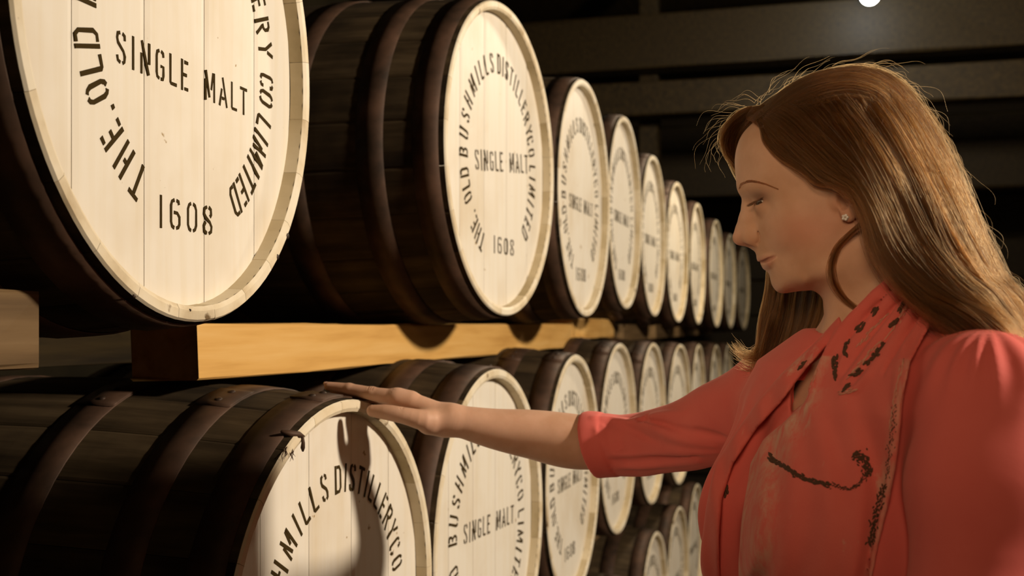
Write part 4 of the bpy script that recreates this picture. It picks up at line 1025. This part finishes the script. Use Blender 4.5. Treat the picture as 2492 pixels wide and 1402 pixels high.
def m_cloth(name, base, dark, light, rough=0.75, weave=900.0, strength=.12, patch=None):
    m, nt, b = mat(name, base, rough, spec=0.2)
    nz, rp = noise_ramp(nt, [(0.3, dark), (0.7, light)], (1, 1, 1), 7.0, 6); c = rp.outputs[0]
    if patch:
        n2, r2 = noise_ramp(nt, [(0.0, (0,0,0)), (patch[0], (0,0,0)), (patch[0] + .12, (1,1,1))], (1, 1, .45), patch[1], 8, rough=.7); c = mixc(nt, r2.outputs[0], c, patch[2])
        a = nt.nodes.new('ShaderNodeAttribute'); a.attribute_name = 'edge'; n3, r3 = noise_ramp(nt, [(0.38, (0,0,0)), (0.62, (1,1,1))], (1, 1, .3), 90.0, 5, rough=.7); mm = nt.nodes.new('ShaderNodeMath'); mm.operation = 'MULTIPLY'
        nt.links.new(a.outputs['Fac'], mm.inputs[0]); nt.links.new(r3.outputs[0], mm.inputs[1]); c = mixc(nt, mm.outputs[0], c, patch[2])
    nt.links.new(c, b.inputs['Base Color'])
    b.inputs['Sheen Weight'].default_value = 0.15; b.inputs['Sheen Tint'].default_value = (1, .6, .5, 1)
    w = nt.nodes.new('ShaderNodeTexNoise'); w.inputs['Scale'].default_value = weave; tc = nt.nodes.new('ShaderNodeTexCoord'); nt.links.new(tc.outputs['Object'], w.inputs['Vector'])
    bump(nt, b, w.outputs['Fac'], strength, .0006); return m
CORAL = m_cloth('coral_chiffon', (0.70, 0.135, 0.115), (0.66, 0.118, 0.10), (0.74, 0.16, 0.135))
SCARFM = m_cloth('coral_scarf', (0.68, 0.135, 0.115), (0.62, 0.108, 0.09), (0.72, 0.165, 0.135), .85, 600, .3, (.60, 26.0, (0.62, 0.34, 0.25)))
v, q = surface_nets(blouse, (.25, .80, -.62), (1.02, 1.68, .10), 0.0026)
bl, _ = np_mesh('blouse', v, q, CORAL, WOMAN, None, 1); bl['label'] = 'coral chiffon blouse with gathered shoulders and elbow sleeves'
# scarf: a long panel on the near side, a narrow one on the far side, rolled round the neck
def xz(px, py, Y): return at(px, py, Y)[[0, 2]]
PAN_N = [xz(px, py, 1.08) for px, py in ((2165,690),(2120,725),(2072,768),(2035,815),(2008,870),(1985,925),(1955,985),(1905,1035),(1850,1085),(1815,1150),(1800,1260),(1785,1402),(1780,1520),(2090,1520),(2112,1402),(2140,1260),(2165,1120),(2180,980),(2205,880),(2262,790),(2300,735),(2240,690))]
PAN_F = [xz(px, py, 1.20) for px, py in ((2040,770),(1985,830),(1905,905),(1845,975),(1785,1060),(1745,1120),(1722,1230),(1708,1330),(1700,1402),(1700,1520),(1752,1520),(1755,1402),(1758,1300),(1765,1200),(1790,1120),(1850,1030),(1905,970),(1965,890),(2010,840),(2050,800))]
def drape_base(P):
    d = smin(blouse0(P), chain(P, *NECK, .02) - .013, .05)
    return d
FOLDS_N = [[(2165,688),(2112,742),(2062,792),(2026,842),(1994,905),(1974,948)], [(2188,708),(2145,757),(2102,807),(2066,855),(2040,905)], [(2214,727),(2176,780),(2132,835),(2096,882),(2055,930)], [(2240,735),(2205,792),(2165,850),(2125,903),(2085,945),(2050,962)], [(2270,740),(2232,800),(2195,868),(2186,960),(2178,1080),(2160,1200),(2130,1330),(2115,1420)]]
GROOVES_N = [[(2178,700),(2130,752),(2085,800),(2050,850),(2030,900)], [(2202,718),(2160,770),(2115,825),(2082,868),(2055,905)], [(2228,732),(2192,786),(2150,842),(2110,892),(2075,932)], [(2255,738),(2218,800),(2178,860),(2150,910)]]
_fold_pts = []; _groove_pts = []
def scarf_near(P):
    x, y, z = P.T; b = drape_base(P)
    t = poly2(x, z, PAN_N)
    h = .007 + .0040*np.sin(x*95 + y*40 + 3*np.sin(z*9))*np.clip((-z - .06)/.12, .15, 1) + .0016*np.sin(x*210 + 4*np.sin(z*16 + 1))*np.clip((-z - .02)/.1, .2, 1) + .0012*wrinkle(P, 2.2)
    d = smax(np.abs(b - h) - .0045, t, .003)
    for f in _fold_pts: d = smin(d, chain(P, f[0], f[1]), .004)
    for f in _groove_pts: d = smax(d, -chain(P, f[0], f[1]), .003)
    return np.where(y < 1.24, d, np.maximum(d, y - 1.24))
for i, f in enumerate(FOLDS_N):
    pp = [surf(px, py, lambda P: drape_base(P) - .0105, .85, 1.35) for px, py in f]; pp = [p for p in pp if p is not None]
    r = .0070 if i < 4 else .0045; n = len(pp)
    _fold_pts.append((bez(pp, 9), [r*(.75 if j == 0 else 1.0 - .55*(j/8)**2) for j in range(9)]))
for f in GROOVES_N:
    pp = [surf(px, py, lambda P: drape_base(P) - .0115, .85, 1.35) for px, py in f]; pp = [p for p in pp if p is not None]
    _groove_pts.append((bez(pp, 8), [.0008 + .0022*math.sin(math.pi*(.1 + .8*j/7)) for j in range(8)]))
def scarf_far(P):
    x, y, z = P.T; b = drape_base(P); t = poly2(x, z, PAN_F)
    h = .008 + .0025*np.sin(x*190 + z*40)
    d = smax(np.abs(b - h) - .005, t, .004); l, f, _ = loc(P)
    return smax(d, np.maximum(-f, l - 1), .004)
v, q = surface_nets(lambda P: np.minimum(scarf_near(P), scarf_far(P)), (.40, .85, -.40), (.92, 1.45, .09), 0.0022)
v0 = v.copy(); tt_ = poly2(v[:, 0], v[:, 2], PAN_N); edge = np.exp(-(tt_/.007)**2)*.75*(v[:, 2] < -.03)
band = np.exp(-((v[:, 0] - np.interp(v[:, 2], [-.30, -.14, -.05], [xz(1830,1402,1.08)[0], xz(1870,1120,1.08)[0], xz(1980,950,1.08)[0]]))/.013)**2)*.8*(v[:, 2] < -.06)
sc, _ = np_mesh('scarf', v, q, SCARFM, WOMAN, {'edge': np.clip(edge + band, 0, 1)}, 1); sc['label'] = 'coral scarf with openwork and brown stitching'
# openwork and brown stitching on the scarf: short twisted threads laid on its surface
THR = mat('brown_thread', (0.085, 0.038, 0.018), 0.9)[0]; THR2 = mat('pale_thread', (0.62, 0.28, 0.20), 0.9)[0]
from mathutils.bvhtree import BVHTree
def bvh_of(objs):
    V_ = []; F_ = []
    for o_ in objs:
        n_ = len(V_); V_ += [v_.co.copy() for v_ in o_.data.vertices]; F_ += [tuple(i_ + n_ for i_ in p_.vertices) for p_ in o_.data.polygons]
    return BVHTree.FromPolygons(V_, F_)
CLOTH_T = bvh_of([sc, bl])
def hit(px, py):
    d_ = Vector(ray(px, py)).normalized(); r_ = CLOTH_T.ray_cast(Vector((D, 0, EYE)), d_, 3.0)
    if r_[0] is None: return None
    q_ = r_[0] - d_*.0006; return np.array([q_.x, q_.y, q_.z - EYE])
allcloth = lambda P: np.minimum(scarf_near(P), blouse(P))
def stitch(mb, line, n, rad, L, side=1.0, slant=.5, jit=1.5):
    n = int(n*2.4); jit = jit*2.0; ln = bez(line, n + 2)
    for i in range(n):
        p = ln[i]; t = ln[i+1] - ln[i]; t /= np.linalg.norm(t); nn = np.array([-t[1], t[0]])
        a = p + nn*random.gauss(0, jit); dr = t*(1 - slant) + nn*slant*random.choice((-1, 1)); l = L*random.uniform(.6, 1.3)
        ps = [hit(*(a + dr*l*k)) for k in (-.5, 0, .5)]
        if any(x_ is None for x_ in ps): continue
        if max(abs(ps[0][1] - ps[2][1]), abs(ps[1][1] - ps[0][1])) > .02: continue
        mb.tube([up(x_) for x_ in ps], [rad*.22, rad*.5, rad*.22], 5)
mb = MB()
random.seed(5)
stitch(mb, [(1872,1106),(1888,1124),(1915,1140),(1945,1158),(1985,1172),(2020,1180)], 75, .0019, 12, slant=.25)
stitch(mb, [(2020,1180),(2060,1188),(2090,1180),(2105,1160)], 26, .0010, 9, slant=.3)
stitch(mb, [(2075,1112),(2095,1108),(2108,1130),(2112,1160)], 40, .0017, 12, slant=.35, jit=3)
stitch(mb, [(2150,1180),(2138,1230),(2126,1280),(2118,1330)], 45, .0016, 11, slant=.3, jit=2.5)
stitch(mb, [(2178,985),(2168,1080),(2156,1170)], 26, .0009, 8, slant=.3, jit=2)
for ln, n in (([(2204,728),(2192,748),(2185,760)], 5), ([(2180,778),(2168,795)], 5), ([(2132,752),(2122,762)], 4), ([(2098,788),(2085,806)], 5), ([(2062,830),(2056,850),(2058,870)], 6), ([(2032,868),(2030,890),(2036,925)], 8), ([(2150,838),(2128,866),(2105,892)], 8), ([(2095,905),(2080,912),(2070,916)], 5), ([(2055,950),(2070,938)], 4), ([(1768,1185),(1766,1210)], 3), ([(1958,884),(1942,898)], 3)):
    stitch(mb, ln, n, .0030, 15, slant=.06, jit=1.6)  # dark threads in the grooves stand in for openwork holes
o = kid(mb, 'stitching', THR); o['kind'] = 'stuff'; o['label'] = 'dark brown decorative stitching and dashes for openwork holes on the scarf'
mb = MB()
for ln, n in (([(2160,765),(2120,805),(2085,850)], 9), ([(2140,830),(2100,875),(2060,925)], 10), ([(2210,740),(2180,790),(2150,830)], 8), ([(2196,880),(2182,940),(2172,1000),(2165,1060)], 12), ([(1985,905),(1965,945)], 6), ([(2045,960),(2085,945)], 7)):
    stitch(mb, ln, n, .0013, 16, slant=.05, jit=1.2)
o = kid(mb, 'pale_stitching', THR2); o['kind'] = 'stuff'
# necklace
mb = MB()
for i in range(16):
    p = bez([(2000,850),(1985,872),(1968,888),(1955,897)], 16)[i]; c = surf(p[0], p[1], lambda P: np.minimum(skin(P), blouse(P)), 1.0, 1.4, .001)
    if c is None: continue
    mb.tube([up(c + np.array([-.0012, 0, 0])), up(c), up(c + np.array([.0012, 0, 0]))], [.0004, .0013, .0004], 6)
if mb.v: kid(mb, 'necklace', GOLD)
# nails
NAILM = mat('fingernail', (0.72, 0.44, 0.36), 0.22, spec=0.5)[0]
def nail(c, t, upv, L, wd):
    t = t/np.linalg.norm(t); s_ = np.cross(t, upv); s_ /= np.linalg.norm(s_); u_ = np.cross(s_, t); mb = MB(); vs_ = []; fs = []; n, k = 6, 6
    for i in range(n + 1):
        for j in range(k + 1):
            a = (i/n - .5)*L; b_ = (j/k - .5)*2; rr = math.sqrt(max(1 - (2*i/n - 1)**6*.6, 0)); off = -.42*wd*b_*b_ - .0006*(2*i/n - 1)**2
            vs_.append(c + t*a + s_*b_*wd*rr*.9 + u_*off)
    m_ = len(vs_); vs_ += [p_ - u_*.0006 for p_ in vs_]
    for i in range(n):
        for j in range(k): a = i*(k+1)+j; fs += [(a, a+1, a+k+2, a+k+1), (m_+a, m_+a+k+1, m_+a+k+2, m_+a+1)]
    rim = [j for j in range(k+1)] + [i*(k+1)+k for i in range(1, n+1)] + [n*(k+1)+j for j in range(k-1, -1, -1)] + [i*(k+1) for i in range(n-1, 0, -1)]
    for a, b_ in zip(rim, rim[1:] + rim[:1]): fs.append((a, m_+a, m_+b_, b_))
    mb.add([up(p_) for p_ in vs_], fs); kid(mb, 'fingernail', NAILM)
td = IDX[4] - IDX[3]; nail(IDX[4] + np.array([-.0022, 0, IR[4]*.98]), td, np.array([0, -.25, 1]), .0105, .0050)
td = THB[4] - THB[3]; nail(THB[4] + np.array([.001, -.0052, .0064]), td, np.array([0, -.65, .75]), .0115, .0058)
for (p_, r_) in FIN: nail(p_[-1] + np.array([0, 0, r_[-1]*1.0]), p_[-1] - p_[-2], np.array([0, 0, 1.0]), .009, .0045)
# trousers and shoes (below the frame)
TRM = mat('dark_trousers', (0.02, 0.02, 0.028), 0.8)[0]; SHM = mat('black_shoes', (0.015, 0.012, 0.01), 0.4)[0]
def legp(s, f, l, z): q_ = TCX + RF*s*l + NF*f; return np.array([q_[0], q_[1], z])
def legs(P):
    l, f, z = loc(P); d = np.maximum(np.maximum(torso(P, .008, .008, False), z + .50), -z - .82)
    for s in (-1, 1):
        d = smin(d, chain(P, [legp(s, 0, .085, -.78), legp(s, .015, .085, -1.09), legp(s, -.01, .085, -1.47)], [.088, .060, .046], .02), .03)
    return d
v, q = surface_nets(legs, (.3, .8, -1.52), (1.1, 1.62, -.46), .008, 6); np_mesh('trousers', v, q, TRM, WOMAN)
for s in (-1, 1):
    def shoe(P, s=s): return np.maximum(smin(cap(P, legp(s, -.045, .085, -1.52), legp(s, .15, .09, -1.535), .044, .034), cap(P, legp(s, -.02, .085, -1.47), legp(s, -.02, .085, -1.53), .042, .045), .02), -EYE + .002 - P[:, 2])
    v, q = surface_nets(shoe, legp(s, 0, .085, -1.57) - np.array([.28, .28, .0]), legp(s, 0, .085, -1.40) + np.array([.28, .28, 0]), .006, 6); np_mesh('shoe', v, q, SHM, WOMAN)
# ---- marks of wear: nails in the chime of the large barrel, the torn hoop end on the touched one
def rim_local(px, py, row, x=0.0035):
    Y_, h_, xo, yw, rr = row; yw = math.radians(yw); nn = np.array([math.cos(yw), -math.sin(yw), 0]); tt = np.array([math.sin(yw), math.cos(yw), 0])
    o = np.array([xo, Y_, h_]) + nn*x; d = ray(px, py); c = np.array([D, 0, 0]); p = c + d*(((o - c) @ nn)/(d @ nn)) - o
    return np.array([x, (p @ tt)*.33/rr, p[2]*.33/rr])
for (px, py, r) in ((327,721,.0022), (676,625,.0040), (700,574,.0042), (1180/2.549+0,905/2.549+400,.0016)):
    c = rim_local(px, py, UP[0]); mb = MB()
    ring = [(c[0] + hh_, c[1] + r*q*math.cos(k*.785)*random.uniform(.8, 1.2), c[2] + r*q*math.sin(k*.785)*random.uniform(.8, 1.2)) for (q, hh_) in ((1, -.001), (.9, .0006), (.3, .0009)) for k in range(8)]
    mb.add(ring, [(i*8+k, i*8+(k+1)%8, (i+1)*8+(k+1)%8, (i+1)*8+k) for i in range(2) for k in range(8)] + [tuple(16+k for k in range(8))])
    mb.build('nail', NAIL, U1B)
mb = MB()
def l1(px, py, x): p = rim_local(px, py, LO[0], x); return tuple(p)
mb.tube([l1(684,1050,-.012), l1(706,1056,-.004), l1(728,1058,.003), l1(741,1062,.006)], [.002, .0052, .0046, .001], 7)
mb.tube([l1(736,1060,.005), l1(738,1078,.005), l1(737,1090,.0045), l1(737,1099,.004)], [.0018, .0026, .0032, .0012], 7)
for k in range(9):
    a = (random.uniform(690, 716), random.uniform(1085, 1105)); mb.tube([l1(a[0], a[1], .002), l1(a[0] + random.uniform(-6, 8), a[1] + 14, .006), l1(a[0] + random.uniform(-8, 8), a[1] + random.uniform(18, 34), .005)], [.0007, .0005, .0002], 4)
o = mb.build('torn_hoop_end', IRON, L1B); o['label'] = 'torn dark hoop end with splinters hanging over the rim'
